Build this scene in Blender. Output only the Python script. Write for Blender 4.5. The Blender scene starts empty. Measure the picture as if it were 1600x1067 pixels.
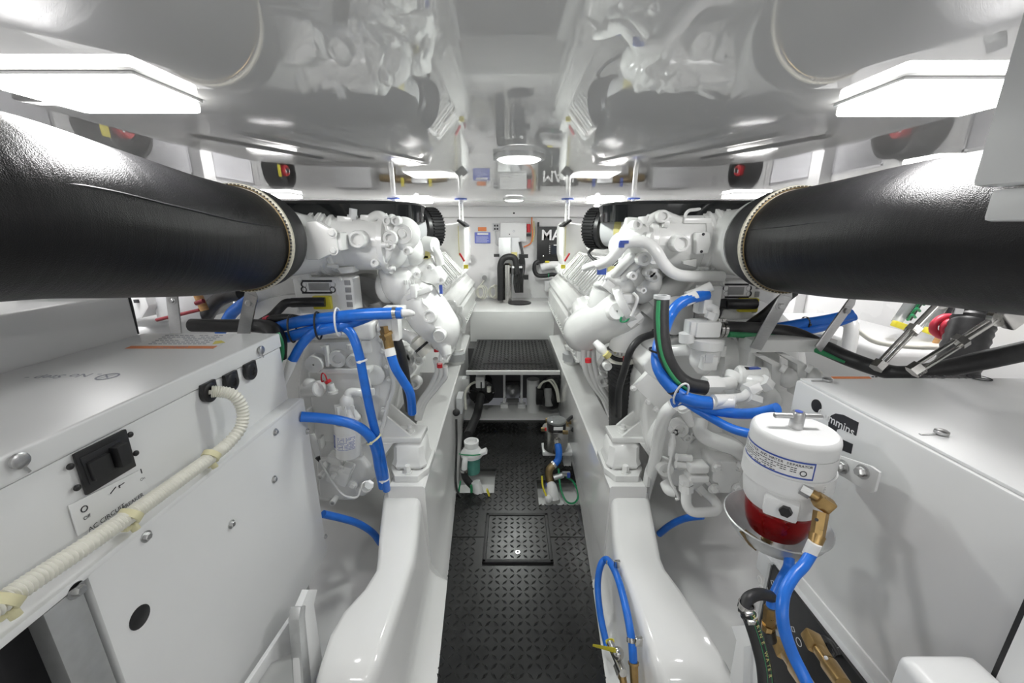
import bpy, bmesh, math, random
from mathutils import Vector, Matrix
random.seed(7)
scene = bpy.context.scene
COL = scene.collection
# ------------------------------------------------------------------ camera
CAMZ = 1.55                      # lens height above the aisle floor (metres)
PITCH = math.radians(15.7)
FPX = 622.2                      # 14 mm lens on a 36 mm sensor at 1600 px
cd = bpy.data.cameras.new('camera'); cd.lens = 14.0; cd.sensor_width = 36.0
cd.clip_start = 0.02; cd.clip_end = 50
cam = bpy.data.objects.new('camera', cd); COL.objects.link(cam)
cam.location = (0, 0, CAMZ); cam.rotation_euler = (math.pi/2 - PITCH, 0, 0)
scene.camera = cam
# ------------------------------------------------------------------ world, exposure
w = bpy.data.worlds.new('world'); scene.world = w; w.use_nodes = True
w.node_tree.nodes['Background'].inputs[0].default_value = (.9, .93, 1, 1)
w.node_tree.nodes['Background'].inputs[1].default_value = 0.05
vs = scene.view_settings
vs.view_transform = 'Standard'; vs.look = 'None'; vs.gamma = 1.0; vs.use_curve_mapping = False
vs.exposure = 1.22
LAMP = 4.0                       # emission strength of the diffusers
WATT_RECT, WATT_ROUND = 2.3, 2.2   # light given off downwards by each lamp
# ------------------------------------------------------------------ measuring helpers
SP, CP = math.sin(PITCH), math.cos(PITCH)
def ray(px, py):
    u = (px-800)/FPX; v = (533.5-py)/FPX
    return Vector((u, CP+v*SP, -SP+v*CP))
CAM = Vector((0, 0, CAMZ))
def PY(px, py, Y): d = ray(px, py); return CAM + d*(Y/d.y)
def PX(px, py, X): d = ray(px, py); return CAM + d*(X/d.x)
def PZ(px, py, z): d = ray(px, py); return CAM + d*((z-CAMZ)/d.z)
def V(*a): return Vector(a)
# ------------------------------------------------------------------ materials
MATS = {}
def mat(name, col, rough=.4, metal=0., var=.04, scale=30., bump=0., coat=0., spec=.5, trans=0., ior=1.5, stretch=None, rvar=.06):
    m = bpy.data.materials.new(name); m.use_nodes = True; nt = m.node_tree; N = nt.nodes; L = nt.links
    b = N['Principled BSDF']
    b.inputs['Metallic'].default_value = metal; b.inputs['Roughness'].default_value = rough
    b.inputs['Coat Weight'].default_value = coat; b.inputs['Coat Roughness'].default_value = .05
    b.inputs['Specular IOR Level'].default_value = spec; b.inputs['Transmission Weight'].default_value = trans
    b.inputs['IOR'].default_value = ior
    tc = N.new('ShaderNodeTexCoord'); mp = N.new('ShaderNodeMapping'); L.new(tc.outputs['Object'], mp.inputs[0])
    if stretch: mp.inputs['Scale'].default_value = stretch
    nz = N.new('ShaderNodeTexNoise'); nz.inputs['Scale'].default_value = scale; nz.inputs['Detail'].default_value = 4
    L.new(mp.outputs[0], nz.inputs['Vector'])
    cr = N.new('ShaderNodeValToRGB'); c = Vector(col)
    cr.color_ramp.elements[0].position = .3; cr.color_ramp.elements[1].position = .7
    cr.color_ramp.elements[0].color = (*[max(0, x*(1-var)) for x in c], 1)
    cr.color_ramp.elements[1].color = (*[min(1, x*(1+var)) for x in c], 1)
    L.new(nz.outputs['Fac'], cr.inputs['Fac']); L.new(cr.outputs['Color'], b.inputs['Base Color'])
    mr = N.new('ShaderNodeMapRange'); mr.inputs['To Min'].default_value = max(.01, rough-rvar); mr.inputs['To Max'].default_value = rough+rvar
    L.new(nz.outputs['Fac'], mr.inputs['Value']); L.new(mr.outputs[0], b.inputs['Roughness'])
    if bump:
        bp = N.new('ShaderNodeBump'); bp.inputs['Strength'].default_value = bump; bp.inputs['Distance'].default_value = .004
        L.new(nz.outputs['Fac'], bp.inputs['Height']); L.new(bp.outputs[0], b.inputs['Normal'])
    MATS[name] = m; return m
def emis(name, col, s):
    m = bpy.data.materials.new(name); m.use_nodes = True; nt = m.node_tree
    b = nt.nodes['Principled BSDF']; b.inputs['Base Color'].default_value = (.9, .9, .9, 1)
    b.inputs['Emission Color'].default_value = (*col, 1); b.inputs['Emission Strength'].default_value = s
    MATS[name] = m
mat('gloss_ceiling', (.80, .80, .795), .012, var=.004, scale=3, rvar=.002, ior=1.9)
mat('gelcoat', (.85, .85, .84), .09, var=.008, scale=4, rvar=.01)
mat('bilge', (.84, .84, .835), .22, var=.03, scale=5)
mat('wall_paint', (.84, .84, .84), .28, var=.006, scale=3, rvar=.02)
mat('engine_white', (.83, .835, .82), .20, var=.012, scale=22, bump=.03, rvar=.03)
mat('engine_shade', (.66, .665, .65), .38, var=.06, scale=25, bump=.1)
mat('powder_white', (.80, .805, .805), .36, var=.006, scale=12, rvar=.015)
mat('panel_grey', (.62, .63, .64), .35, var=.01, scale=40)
mat('cast_grey', (.33, .33, .33), .5, var=.1, scale=30, bump=.15)
mat('recess_shade', (.10, .10, .10), .5, var=.2, scale=6)  # shade of the bilge recess, put into the colour
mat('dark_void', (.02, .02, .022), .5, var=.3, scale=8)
mat('gloss_black', (.012, .013, .014), .10, var=.1, scale=12, coat=.4)
mat('black_plastic', (.018, .018, .019), .38, var=.2, scale=40)
mat('black_rubber', (.022, .022, .023), .45, var=.2, scale=60, bump=.1)
mat('floor_rubber', (.010, .0102, .0105), .30, var=.25, scale=9, rvar=.08)
mat('blue_hose', (.015, .16, .66), .32, var=.12, scale=25)
mat('blue_paint', (.05, .10, .42), .4)
mat('placard_blue', (.16, .2, .62), .4)
mat('green_stripe', (.03, .26, .10), .45)
mat('green_wire', (.02, .30, .12), .4)
mat('teal_cup', (.10, .30, .25), .25, var=.08)
mat('brass', (.47, .31, .13), .3, metal=.9, var=.15, scale=40)
mat('bronze', (.30, .22, .11), .4, metal=.8, var=.2, scale=40)
mat('stainless', (.62, .61, .59), .22, metal=1., var=.06, scale=30)
mat('brushed', (.55, .55, .55), .34, metal=1., var=.07, scale=60, stretch=(1, 1, 14))
mat('aluminium', (.60, .61, .61), .42, metal=.85, var=.05, scale=50)
mat('red_plastic', (.62, .02, .03), .35)
mat('dark_red', (.22, .02, .03), .4)
mat('coral', (.75, .06, .10), .4)
mat('red_bowl', (.34, .006, .008), .08, var=.1, trans=.45, coat=.5)
mat('yellow', (.78, .68, .05), .4)
mat('gasket_yellow', (.62, .56, .22), .5, var=.1)
mat('orange', (.85, .27, .09), .5)
mat('cream', (.78, .77, .69), .4, var=.03)
mat('cream_tie', (.70, .66, .42), .45)
mat('seam_cloth', (.60, .57, .47), .75, var=.15, scale=120, bump=.4)
mat('print_dark', (.03, .03, .035), .6)
mat('print_grey', (.35, .36, .42), .6)
mat('print_blue', (.10, .14, .45), .6)
mat('print_white', (.85, .85, .85), .5)
mat('sticker', (.86, .86, .86), .4)
mat('screen', (.03, .035, .045), .08)
mat('wood', (.50, .27, .10), .5, var=.2, stretch=(1, 1, 8))
mat('acrylic', (.75, .78, .78), .05, trans=.7)
mat('fan_black', (.02, .02, .021), .42)
mat('vent_metal', (.66, .66, .69), .32, metal=.5, var=.03)
emis('lamp_lens', (1, .985, .95), LAMP)
# wrapped rubber exhaust hose: woven-cloth impression plus lengthwise laps
def hose_mat():
    m = mat('wrapped_rubber', (.007, .007, .0075), .33, var=.4, scale=5, rvar=.12, spec=.38)
    nt = m.node_tree; N = nt.nodes; L = nt.links; b = N['Principled BSDF']
    tc = [n for n in N if n.type == 'TEX_COORD'][0]
    ck = N.new('ShaderNodeTexVoronoi'); ck.inputs['Scale'].default_value = 520; L.new(tc.outputs['Object'], ck.inputs['Vector'])
    mp = N.new('ShaderNodeMapping'); mp.inputs['Scale'].default_value = (2.5, 26, 2.5); L.new(tc.outputs['Object'], mp.inputs[0])
    nz = N.new('ShaderNodeTexNoise'); nz.inputs['Scale'].default_value = 2.2; nz.inputs['Detail'].default_value = 5; L.new(mp.outputs[0], nz.inputs['Vector'])
    b1 = N.new('ShaderNodeBump'); b1.inputs['Strength'].default_value = .35; b1.inputs['Distance'].default_value = .0012; L.new(ck.outputs['Distance'], b1.inputs['Height'])
    b2 = N.new('ShaderNodeBump'); b2.inputs['Strength'].default_value = .2; b2.inputs['Distance'].default_value = .006
    L.new(nz.outputs['Fac'], b2.inputs['Height']); L.new(b1.outputs[0], b2.inputs['Normal']); L.new(b2.outputs[0], b.inputs['Normal'])
hose_mat()
# ------------------------------------------------------------------ mesh builder
def frame(ax, ref=None):
    z = Vector(ax).normalized()
    r = Vector(ref) if ref else (Vector((0, 0, 1)) if abs(z.z) < .9 else Vector((1, 0, 0)))
    x = r.cross(z)
    if x.length < 1e-6: x = Vector((0, 1, 0)).cross(z)
    x.normalize(); y = z.cross(x)
    return x, y, z
def spline(pts, res=8):
    pts = [Vector(p) for p in pts]
    if len(pts) < 3: return [pts[0].lerp(pts[1], i/2) for i in range(3)]
    P = [2*pts[0]-pts[1]] + pts + [2*pts[-1]-pts[-2]]; out = []
    for i in range(1, len(P)-2):
        p0, p1, p2, p3 = P[i-1:i+3]
        for k in range(res):
            t = k/res
            out.append(.5*((2*p1)+(p2-p0)*t+(2*p0-5*p1+4*p2-p3)*t*t+(3*p1-p0-3*p2+p3)*t**3))
    out.append(pts[-1]); return out
_txt = {}
def text_geo(s, bold=0.):
    if (s, bold) in _txt: return _txt[(s, bold)]
    cu = bpy.data.curves.new('t', 'FONT'); cu.body = s; cu.size = 1; cu.align_x = 'CENTER'; cu.align_y = 'CENTER'; cu.offset = bold; cu.resolution_u = 3
    o = bpy.data.objects.new('t', cu); COL.objects.link(o)
    me = bpy.data.meshes.new_from_object(o.evaluated_get(bpy.context.evaluated_depsgraph_get()))
    g = ([v.co.copy() for v in me.vertices], [tuple(p.vertices) for p in me.polygons])
    bpy.data.objects.remove(o); bpy.data.curves.remove(cu); bpy.data.meshes.remove(me)
    _txt[(s, bold)] = g; return g
class MB:
    def __init__(s): s.bm = bmesh.new()
    def poly(s, verts, faces):
        vs = [s.bm.verts.new(v) for v in verts]
        for f in faces:
            try: s.bm.faces.new([vs[i] for i in f])
            except ValueError: pass
        return vs
    def box(s, c, size, ax=None, bev=0, seg=2):
        """box centred at c; ax = (x, y, z) unit axes"""
        X, Y, Z = ax if ax else (V(1, 0, 0), V(0, 1, 0), V(0, 0, 1))
        c = Vector(c); h = [d/2 for d in size]
        vs = [c+X*h[0]*i+Y*h[1]*j+Z*h[2]*k for k in (-1, 1) for j in (-1, 1) for i in (-1, 1)]
        return s._beveled(vs, [(0, 2, 3, 1), (4, 5, 7, 6), (0, 1, 5, 4), (2, 6, 7, 3), (0, 4, 6, 2), (1, 3, 7, 5)], bev, seg)
    def _beveled(s, vs, fs, bev, seg):
        if not bev: s.poly(vs, fs); return s
        b = bmesh.new(); w = [b.verts.new(v) for v in vs]
        for f in fs: b.faces.new([w[i] for i in f])
        bmesh.ops.recalc_face_normals(b, faces=b.faces)
        bmesh.ops.bevel(b, geom=list(b.edges), offset=bev, segments=seg, affect='EDGES', profile=.6, clamp_overlap=True)
        b.verts.index_update()
        s.poly([v.co.copy() for v in b.verts], [[v.index for v in f.verts] for f in b.faces]); b.free(); return s
    def bx(s, x0, x1, y0, y1, z0, z1, bev=0, seg=2):
        return s.box(((x0+x1)/2, (y0+y1)/2, (z0+z1)/2), (abs(x1-x0), abs(y1-y0), abs(z1-z0)), None, bev, seg)
    def prism(s, pts, ext, bev=0, seg=2):
        pts = [Vector(p) for p in pts]; n = len(pts); e = Vector(ext)
        return s._beveled(pts+[p+e for p in pts], [tuple(range(n)), tuple(range(2*n-1, n-1, -1))]+[(i, (i+1) % n, n+(i+1) % n, n+i) for i in range(n)], bev, seg)
    def lathe(s, p, ax, prof, n=24, ref=None):
        """prof: [(t, r), ...] along axis from p"""
        x, y, z = frame(ax, ref); p = Vector(p); vs = []; fs = []
        for t, r in prof:
            for k in range(n):
                a = 2*math.pi*k/n; vs.append(p+z*t+(x*math.cos(a)+y*math.sin(a))*max(r, 1e-5))
        for i in range(len(prof)-1):
            for k in range(n): fs.append((i*n+k, i*n+(k+1) % n, (i+1)*n+(k+1) % n, (i+1)*n+k))
        fs.append(tuple(range(n-1, -1, -1))); fs.append(tuple((len(prof)-1)*n+k for k in range(n)))
        s.poly(vs, fs); return s
    def cyl(s, a, b, r, r2=None, n=20, bev=0):
        a = Vector(a); b = Vector(b); l = (b-a).length; r2 = r if r2 is None else r2
        pr = [(0, r-bev), (bev, r), (l-bev, r2), (l, r2-bev)] if bev else [(0, r), (l, r2)]
        return s.lathe(a, b-a, pr, n)
    def ring(s, c, ax, ro, ri, h, n=28):
        x, y, z = frame(ax); c = Vector(c); vs = []; fs = []
        for k in range(n):
            a = 2*math.pi*k/n; d = x*math.cos(a)+y*math.sin(a)
            vs += [c+d*ro-z*h/2, c+d*ro+z*h/2, c+d*ri+z*h/2, c+d*ri-z*h/2]
        for k in range(n):
            m = (k+1) % n
            for j in range(4): fs.append((4*k+j, 4*m+j, 4*m+(j+1) % 4, 4*k+(j+1) % 4))
        s.poly(vs, fs); return s
    def tube(s, pts, r, n=12, res=8, sm=True, caps=True, rib=None):
        P = spline(pts, res) if sm else [Vector(p) for p in pts]
        m = len(P); T = []
        for i in range(m):
            a = P[max(0, i-1)]; b = P[min(m-1, i+1)]; T.append((b-a).normalized() if (b-a).length > 1e-9 else V(0, 1, 0))
        x, y, z = frame(T[0]); vs = []; fs = []
        rr = r if isinstance(r, (list, tuple)) else None
        for i in range(m):
            t = T[i]; x = (x-t*x.dot(t)).normalized(); y = t.cross(x)
            if rr:
                f = i/(m-1)*(len(rr)-1); j = min(int(f), len(rr)-2); q = rr[j]+(rr[j+1]-rr[j])*(f-j)
            else: q = r
            if rib: q *= 1+rib*(1 if i % 2 else -1)
            for k in range(n):
                a = 2*math.pi*k/n; vs.append(P[i]+(x*math.cos(a)+y*math.sin(a))*q)
        for i in range(m-1):
            for k in range(n): fs.append((i*n+k, i*n+(k+1) % n, (i+1)*n+(k+1) % n, (i+1)*n+k))
        if caps: fs += [tuple(range(n-1, -1, -1)), tuple((m-1)*n+k for k in range(n))]
        s.poly(vs, fs); return s
    def ball(s, c, r, ax=None, n=16, m=10):
        X, Y, Z = ax if ax else (V(1, 0, 0), V(0, 1, 0), V(0, 0, 1))
        if not isinstance(r, (tuple, list)): r = (r, r, r)
        c = Vector(c); vs = [c-Z*r[2]]; fs = []
        for i in range(1, m):
            f = math.pi*i/m-math.pi/2
            for k in range(n):
                a = 2*math.pi*k/n; vs.append(c+X*r[0]*math.cos(f)*math.cos(a)+Y*r[1]*math.cos(f)*math.sin(a)+Z*r[2]*math.sin(f))
        vs.append(c+Z*r[2])
        for k in range(n):
            fs.append((0, 1+(k+1) % n, 1+k)); fs.append((len(vs)-1, 1+(m-2)*n+k, 1+(m-2)*n+(k+1) % n))
        for i in range(m-2):
            for k in range(n): fs.append((1+i*n+k, 1+i*n+(k+1) % n, 1+(i+1)*n+(k+1) % n, 1+(i+1)*n+k))
        s.poly(vs, fs); return s
    def bolt(s, p, ax, r=.009, h=.009, washer=True):
        p = Vector(p); x, y, z = frame(ax)
        if washer: s.lathe(p, z, [(0, r*1.5), (.002, r*1.5)], 16)
        s.lathe(p, z, [(0, r), (h*.8, r), (h, r*.8)], 6); return s
    def text(s, txt, c, right, up, size, bold=0., lift=.0006):
        g = text_geo(txt, bold); r = Vector(right).normalized(); u = Vector(up); u = (u-r*u.dot(r)).normalized(); n = r.cross(u); c = Vector(c)+n*lift
        s.poly([c+r*v.x*size+u*v.y*size for v in g[0]], g[1]); return s
    def build(s, name, m, parent=None, ang=38, closed=True):
        bm = s.bm
        if closed: bmesh.ops.recalc_face_normals(bm, faces=bm.faces)
        me = bpy.data.meshes.new(name); 
        c = Vector((0, 0, 0))
        if bm.verts:
            lo = Vector([min(v.co[i] for v in bm.verts) for i in range(3)]); hi = Vector([max(v.co[i] for v in bm.verts) for i in range(3)])
            c = (lo+hi)/2; c.z = lo.z
            for v in bm.verts: v.co -= c
        bm.to_mesh(me); bm.free()
        me.shade_smooth() if hasattr(me, 'shade_smooth') else None
        me.set_sharp_from_angle(angle=math.radians(ang))
        me.materials.append(MATS[m])
        return link(name, me, c, parent)
ORG = {}
def link(name, data, world_loc, parent=None):
    o = bpy.data.objects.new(name, data); COL.objects.link(o)
    ORG[o] = Vector(world_loc)
    if parent: o.parent = parent; o.location = ORG[o]-ORG[parent]
    else: o.location = ORG[o]
    return o
def inst(src, name, world_loc, parent, rot=None):
    o = link(name, src.data, world_loc, parent)
    if rot: o.rotation_euler = rot
    return o
def thing(name, label, cat, loc, group=None):
    o = bpy.data.objects.new(name, None); COL.objects.link(o); o.empty_display_size = .05
    o.location = loc; ORG[o] = Vector(loc); return tag(o, label, cat, group)
def tag(o, label=None, cat=None, group=None, kind=None):
    if label: o['label'] = label
    if cat: o['category'] = cat
    if group: o['group'] = group
    if kind: o['kind'] = kind
    return o
def part(name, m, parent, fn, label=None, ang=38):
    b = MB(); fn(b); o = b.build(name, m, parent, ang)
    if label: o['label'] = label
    return o
def struct(name, m, fn, parent=None, label=None):
    b = MB(); fn(b); o = b.build(name, m, parent)
    if not parent: o['kind'] = 'structure'
    if label: o['label'] = label
    return o
XA, YA, ZA = V(1, 0, 0), V(0, 1, 0), V(0, 0, 1)
# ================================================================== THE ROOM
CEIL = 1.80
def loft(b, secs):
    n = len(secs[0]); vs = [Vector(p) for s in secs for p in s]; fs = []
    for i in range(len(secs)-1):
        for k in range(n): fs.append((i*n+k, i*n+(k+1) % n, (i+1)*n+(k+1) % n, (i+1)*n+k))
    fs += [tuple(range(n-1, -1, -1)), tuple((len(secs)-1)*n+k for k in range(n))]
    b.poly(vs, fs)
struct('ceiling', 'gloss_ceiling', lambda b: b.bx(-2.4, 2.4, -1.7, 5.0, CEIL, CEIL+.06), label='glossy white ceiling panel mirroring the engines below')
struct('wall_back', 'wall_paint', lambda b: b.bx(-2.4, 2.4, 4.80, 4.90, -.2, CEIL))
struct('wall_front', 'wall_paint', lambda b: b.bx(-2.4, 2.4, -1.7, -1.6, -.2, CEIL))
for s, nm in ((-1, 'left'), (1, 'right')):
    wl = struct('wall_'+nm, 'wall_paint', lambda b: b.bx(s*2.25, s*2.35, -1.6, 4.8, -.2, CEIL))
    part('pilaster', 'wall_paint', wl, lambda b: b.bx(s*2.17, s*2.25, 3.02, 3.14, .3, CEIL, .008))
    part('pilaster', 'wall_paint', wl, lambda b: b.bx(s*2.17, s*2.25, 1.30, 1.42, .3, CEIL, .008))
    hull = struct('hull_bottom', 'bilge', lambda b: b.prism([(s*.36, -1.6, -.10), (s*.36, -1.6, -.16), (s*2.3, -1.6, .42), (s*2.3, -1.6, .50)], (0, 6.4, 0)),
                  label='pale sloping hull bottom between %s stringer and side wall' % nm)
struct('bilge_pan', 'gelcoat', lambda b: b.bx(-.5, .5, -1.6, 3.32, -.16, -.085), label='white pan below the aisle floor panels')
tb = struct('trim_1', 'wall_paint', lambda b: b.bx(-2.25, 2.25, 4.68, 4.80, 1.685, CEIL, .006), label='white beam across the top of the back wall')
part('screw_cap', 'print_dark', tb, lambda b: b.cyl(PY(803, 333, 4.68), PY(803, 333, 4.68)-YA*.006, .010))
part('screw_cap', 'print_dark', tb, lambda b: b.cyl(PY(875, 310, 4.68), PY(875, 310, 4.68)-YA*.006, .008))
# ---- aisle floor
def fx(Y, s): return (.254 if s < 0 else .322)+(Y-.865)*(.082 if s < 0 else .086)/1.165 if Y < 3.2 else (.42 if s < 0 else .49)
YS = PZ(750, 839, 0).y
nl = [PZ(712, 770, 0), PZ(772, 770, 0), PZ(772, 732, 0)]
nr = [PZ(842, 789, 0), PZ(908, 789, 0), PZ(840, 750, 0)]
floor = thing('floor', 'black diamond-tread rubber floor panels down the centre aisle', 'floor', (0, 1.5, 0)); floor['kind'] = 'structure'; del floor['category']
def flat(b, pts, z0=-.02, z1=0): b.prism([(p[0], p[1], z0) for p in pts], (0, 0, z1-z0))
near_poly = [(-fx(-1.5, -1)+.0, -1.5), (fx(-1.5, 1), -1.5), (fx(YS, 1), YS-.003), (-fx(YS, -1), YS-.003)]
far_poly = [(-fx(YS, -1), YS+.003), (fx(YS, 1), YS+.003), (fx(nr[0].y, 1), nr[0].y), (nr[0].x, nr[0].y), (nr[0].x, nr[2].y), (fx(nr[2].y, 1), nr[2].y), (fx(3.06, 1), 3.06),
            (-fx(3.06, -1), 3.06), (-fx(nl[1].y+.01, -1), nl[2].y), (nl[1].x, nl[2].y), (nl[1].x, nl[1].y), (-fx(nl[1].y, -1), nl[1].y)]
part('floor_panel', 'floor_rubber', floor, lambda b: flat(b, near_poly))
part('floor_panel', 'floor_rubber', floor, lambda b: flat(b, far_poly))
h0, h1 = PZ(753, 881, 0), PZ(863, 804, 0); hx0, hx1, hy0, hy1 = h0.x, PZ(865, 881, 0).x, h0.y, h1.y
def inside(poly, x, y):
    c = False; j = len(poly)-1
    for i in range(len(poly)):
        a, q = poly[i], poly[j]
        if (a[1] > y) != (q[1] > y) and x < (q[0]-a[0])*(y-a[1])/(q[1]-a[1])+a[0]: c = not c
        j = i
    return c
def tread(b, x, y, z, k, L=.0168, W=.0058, h=.0034):
    a = math.radians(45 if k else -45); c, s_ = math.cos(a), math.sin(a)
    def T(u, v, hh): return (x+u*c-v*s_, y+u*s_+v*c, z+hh)
    b.poly([T(-L, 0, 0), T(0, -W, 0), T(L, 0, 0), T(0, W, 0), T(-L*.55, 0, h), T(L*.55, 0, h)], [(0, 1, 4), (1, 5, 4), (1, 2, 5), (2, 3, 5), (3, 4, 5), (3, 0, 4)])
b = MB(); P = .033
for i in range(-20, 22):
    for j in range(int(.45/P), int(3.06/P)):
        x, y = i*P, j*P
        if not (inside(near_poly, x, y) or inside(far_poly, x, y)): continue
        if hx0-.03 < x < hx1+.03 and hy0-.02 < y < hy1+.03: continue
        tread(b, x, y, 0, (i+j) % 2)
o = b.build('tread_pattern', 'floor_rubber', floor); o['kind'] = 'stuff'
hatch = part('floor_hatch', 'floor_rubber', floor, lambda b: b.bx(hx0+.02, hx1-.02, hy0+.02, hy1-.02, 0, .007))
for a in ((hx0, hx1, hy0, hy0+.018), (hx0, hx1, hy1-.018, hy1), (hx0, hx0+.018, hy0, hy1), (hx1-.018, hx1, hy0, hy1)):
    part('hatch_frame', 'black_rubber', hatch, lambda b: b.bx(*a, 0, .012, .003))
b = MB()
for i in range(-8, 12):
    for j in range(int(hy0/P)-1, int(hy1/P)+2):
        x, y = i*P, j*P+.01
        if hx0+.034 < x < hx1-.034 and hy0+.034 < y < hy1-.034: tread(b, x, y, .007, (i+j) % 2, .0155, .0065)
o = b.build('tread_pattern', 'floor_rubber', hatch); o['kind'] = 'stuff'
fh = PZ(809, 863, .007)
part('finger_hole', 'stainless', hatch, lambda b: b.ring(fh+ZA*.001, ZA, .012, .006, .004, 16))
# ---- stringers and the moulded ends that sweep down and outboard
SWY = ((770, .45), (830, .412), (870, .385), (888, .375), (920, .366), (955, .358), (990, .352), (1030, .342), (1055, .328))
SWX = {-1: ((655, 600), (650, 594), (644, 591), (638, 588), (628, 568), (616, 535), (604, 515), (590, 502), (577, 495)),
       1: ((958, 1013), (961, 1024), (967, 1032), (974, 1040), (986, 1064), (998, 1088), (1010, 1110), (1024, 1134), (1036, 1146))}
def swoop(s):
    out = []
    for (py, z), (pi, po) in zip(SWY, SWX[s]):
        i, o_ = PZ(pi, py, z), PZ(po, py, z); out.append((i.y, abs(i.x), abs(o_.x), z))
    y, xi, xo, z = out[0]; out.insert(0, (1.56, xi, xo, .455))
    y, xi, xo, z = out[-1]
    return out+[(y-.03, xi+.006, xo-.004, z-.03), (y-.05, xi+.015, xo-.01, z-.09), (y-.058, xi+.02, xo-.015, z-.18), (y-.062, xi+.02, xo-.015, .0)]
for s, nm in ((-1, 'left'), (1, 'right')):
    dx = .0 if s < 0 else .018
    x0, x1 = (.3705, .433) if s < 0 else (.416, .382)
    def sec(Y, xt, zt=.5, w=.158):
        f = fx(min(Y, 3.0), s)
        return [(s*f, Y, -.12), (s*f, Y, .0), (s*(f+(xt-f)*.35), Y, .03), (s*(xt-.004), Y, .10), (s*xt, Y, zt-.008), (s*(xt+.008), Y, zt), (s*(xt+w-.008), Y, zt), (s*(xt+w), Y, zt-.008), (s*(xt+w), Y, -.12)]
    st = struct('stringer', 'gelcoat', lambda b: loft(b, [sec(1.46, x0), sec(2.6, x0+(x1-x0)*.5), sec(3.0, x0+(x1-x0)*.65), sec(3.9, x1), sec(4.7, x1)]), label='glossy white engine-bed stringer on the %s of the aisle' % nm)
    def sws(Y, xi, xo, zt):
        f = fx(Y, s); wf = .311+.0433*Y+(0 if s < 0 else .045); k = min(1, zt/.3)
        return [(s*f, Y, -.12), (s*f, Y, 0), (s*(f+(wf-f)*.6), Y, .03*k), (s*(wf-.012), Y, .05*k), (s*wf, Y, .075*k), (s*(xi-.010), Y, max(.08*k, zt-.05)), (s*(xi-.005), Y, zt-.018), (s*(xi+.004), Y, zt-.005), (s*(xi+.018), Y, zt),
                (s*(xo-.018), Y, zt), (s*(xo-.004), Y, zt-.005), (s*(xo+.004), Y, zt-.018), (s*(xo+.008), Y, max(-.05, zt-.06)), (s*(xo+.012), Y, -.12)]
    b = MB(); loft(b, [sws(*q) for q in swoop(s)]); o = b.build('stringer_end', 'gelcoat', st, ang=50)
    yl = swoop(s)[-1][0]; x_l = .311+.0433*yl+(0 if s < 0 else .045)
    part('sill', 'gelcoat', st, lambda b: loft(b, [[(s*fx(Y, s), Y, -.12), (s*fx(Y, s), Y, 0), (s*(x_l-.012), Y, .05), (s*(x_l+.25), Y, .05), (s*(x_l+.25), Y, -.12)] for Y in (yl+.02, .2, -1.5)]))
    # outboard engine bed
    struct('outboard_stringer', 'gelcoat', lambda b: b.bx(s*1.42, s*1.58, 1.6, 4.6, .2, .5, .008), label='white outboard engine-bed stringer on the %s side' % nm)
# ---- raised step, its box and the bilge recess beneath
step = thing('step_platform', 'black tread-plate step with white edge bridging the two stringers', 'step', (0, 3.4, .44))
sl, sr = PY(728, 577, 3.02), PY(875, 577, 3.02); sz = .462
part('step_plate', 'floor_rubber', step, lambda b: b.bx(sl.x+.012, sr.x-.012, 3.03, 3.95, sz-.02, sz, .003))
part('step_edge', 'gelcoat', step, lambda b: b.bx(sl.x, sr.x, 3.0, 3.03, sz-.035, sz-.002, .006))
pt = part('step_hatch', 'floor_rubber', step, lambda b: b.bx(sl.x+.13, sr.x-.12, 3.17, 3.88, sz, sz+.006, .002))
b = MB()
for i in range(-16, 17):
    for j in range(int(3.05/P), int(3.94/P)):
        x, y = i*P, j*P
        if sl.x+.03 < x < sr.x-.03: tread(b, x, y, sz+(.006 if sl.x+.14 < x < sr.x-.13 and 3.18 < y < 3.87 else 0), (i+j) % 2)
o = b.build('tread_pattern', 'floor_rubber', step); o['kind'] = 'stuff'
struct('trim_2', 'gelcoat', lambda b: b.bx(-.43, .43, 3.96, 4.8, .40, .753, .008), label='white moulded box at the far end of the aisle')
struct('recess_floor', 'gelcoat', lambda b: b.bx(-.47, .52, 3.06, 3.32, -.085, .02, .006), label='white ledge inside the dark bilge recess under the step')
struct('recess_back', 'recess_shade', lambda b: b.bx(-.5, .5, 3.70, 3.95, -.08, .44), label='back of the bilge recess, its shade put into a dark colour')  # dark colour stands in for the shade under the step
# ---- wall vents, fans
def vent(s, y0, y1, z0, z1, label):
    t = thing('air_vent', label, 'vent', (s*2.245, (y0+y1)/2, z0), 'louvred wall vents')
    X = s*2.245
    for a in ((y0, y1, z0, z0+.012), (y0, y1, z1-.012, z1), (y0, y0+.012, z0, z1), (y1-.012, y1, z0, z1)):
        part('vent_frame', 'vent_metal', t, lambda b: b.bx(X, X-s*.012, *a))
    part('backing', 'cast_grey', t, lambda b: b.bx(X, X-s*.002, y0, y1, z0, z1))
    n = max(6, int((y1-y0)/.034)); first = None
    for k in range(n):
        y = y0+.02+(y1-y0-.04)*(k+.5)/n
        if first is None:
            first = part('slat', 'vent_metal', t, lambda b: b.box((X-s*.010, y, (z0+z1)/2), (.004, .026, z1-z0-.03), (V(.86, .5*s, 0), V(-.5*s, .86, 0), ZA)))
        else: inst(first, 'slat', (ORG[first].x, y, ORG[first].z), t)
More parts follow.
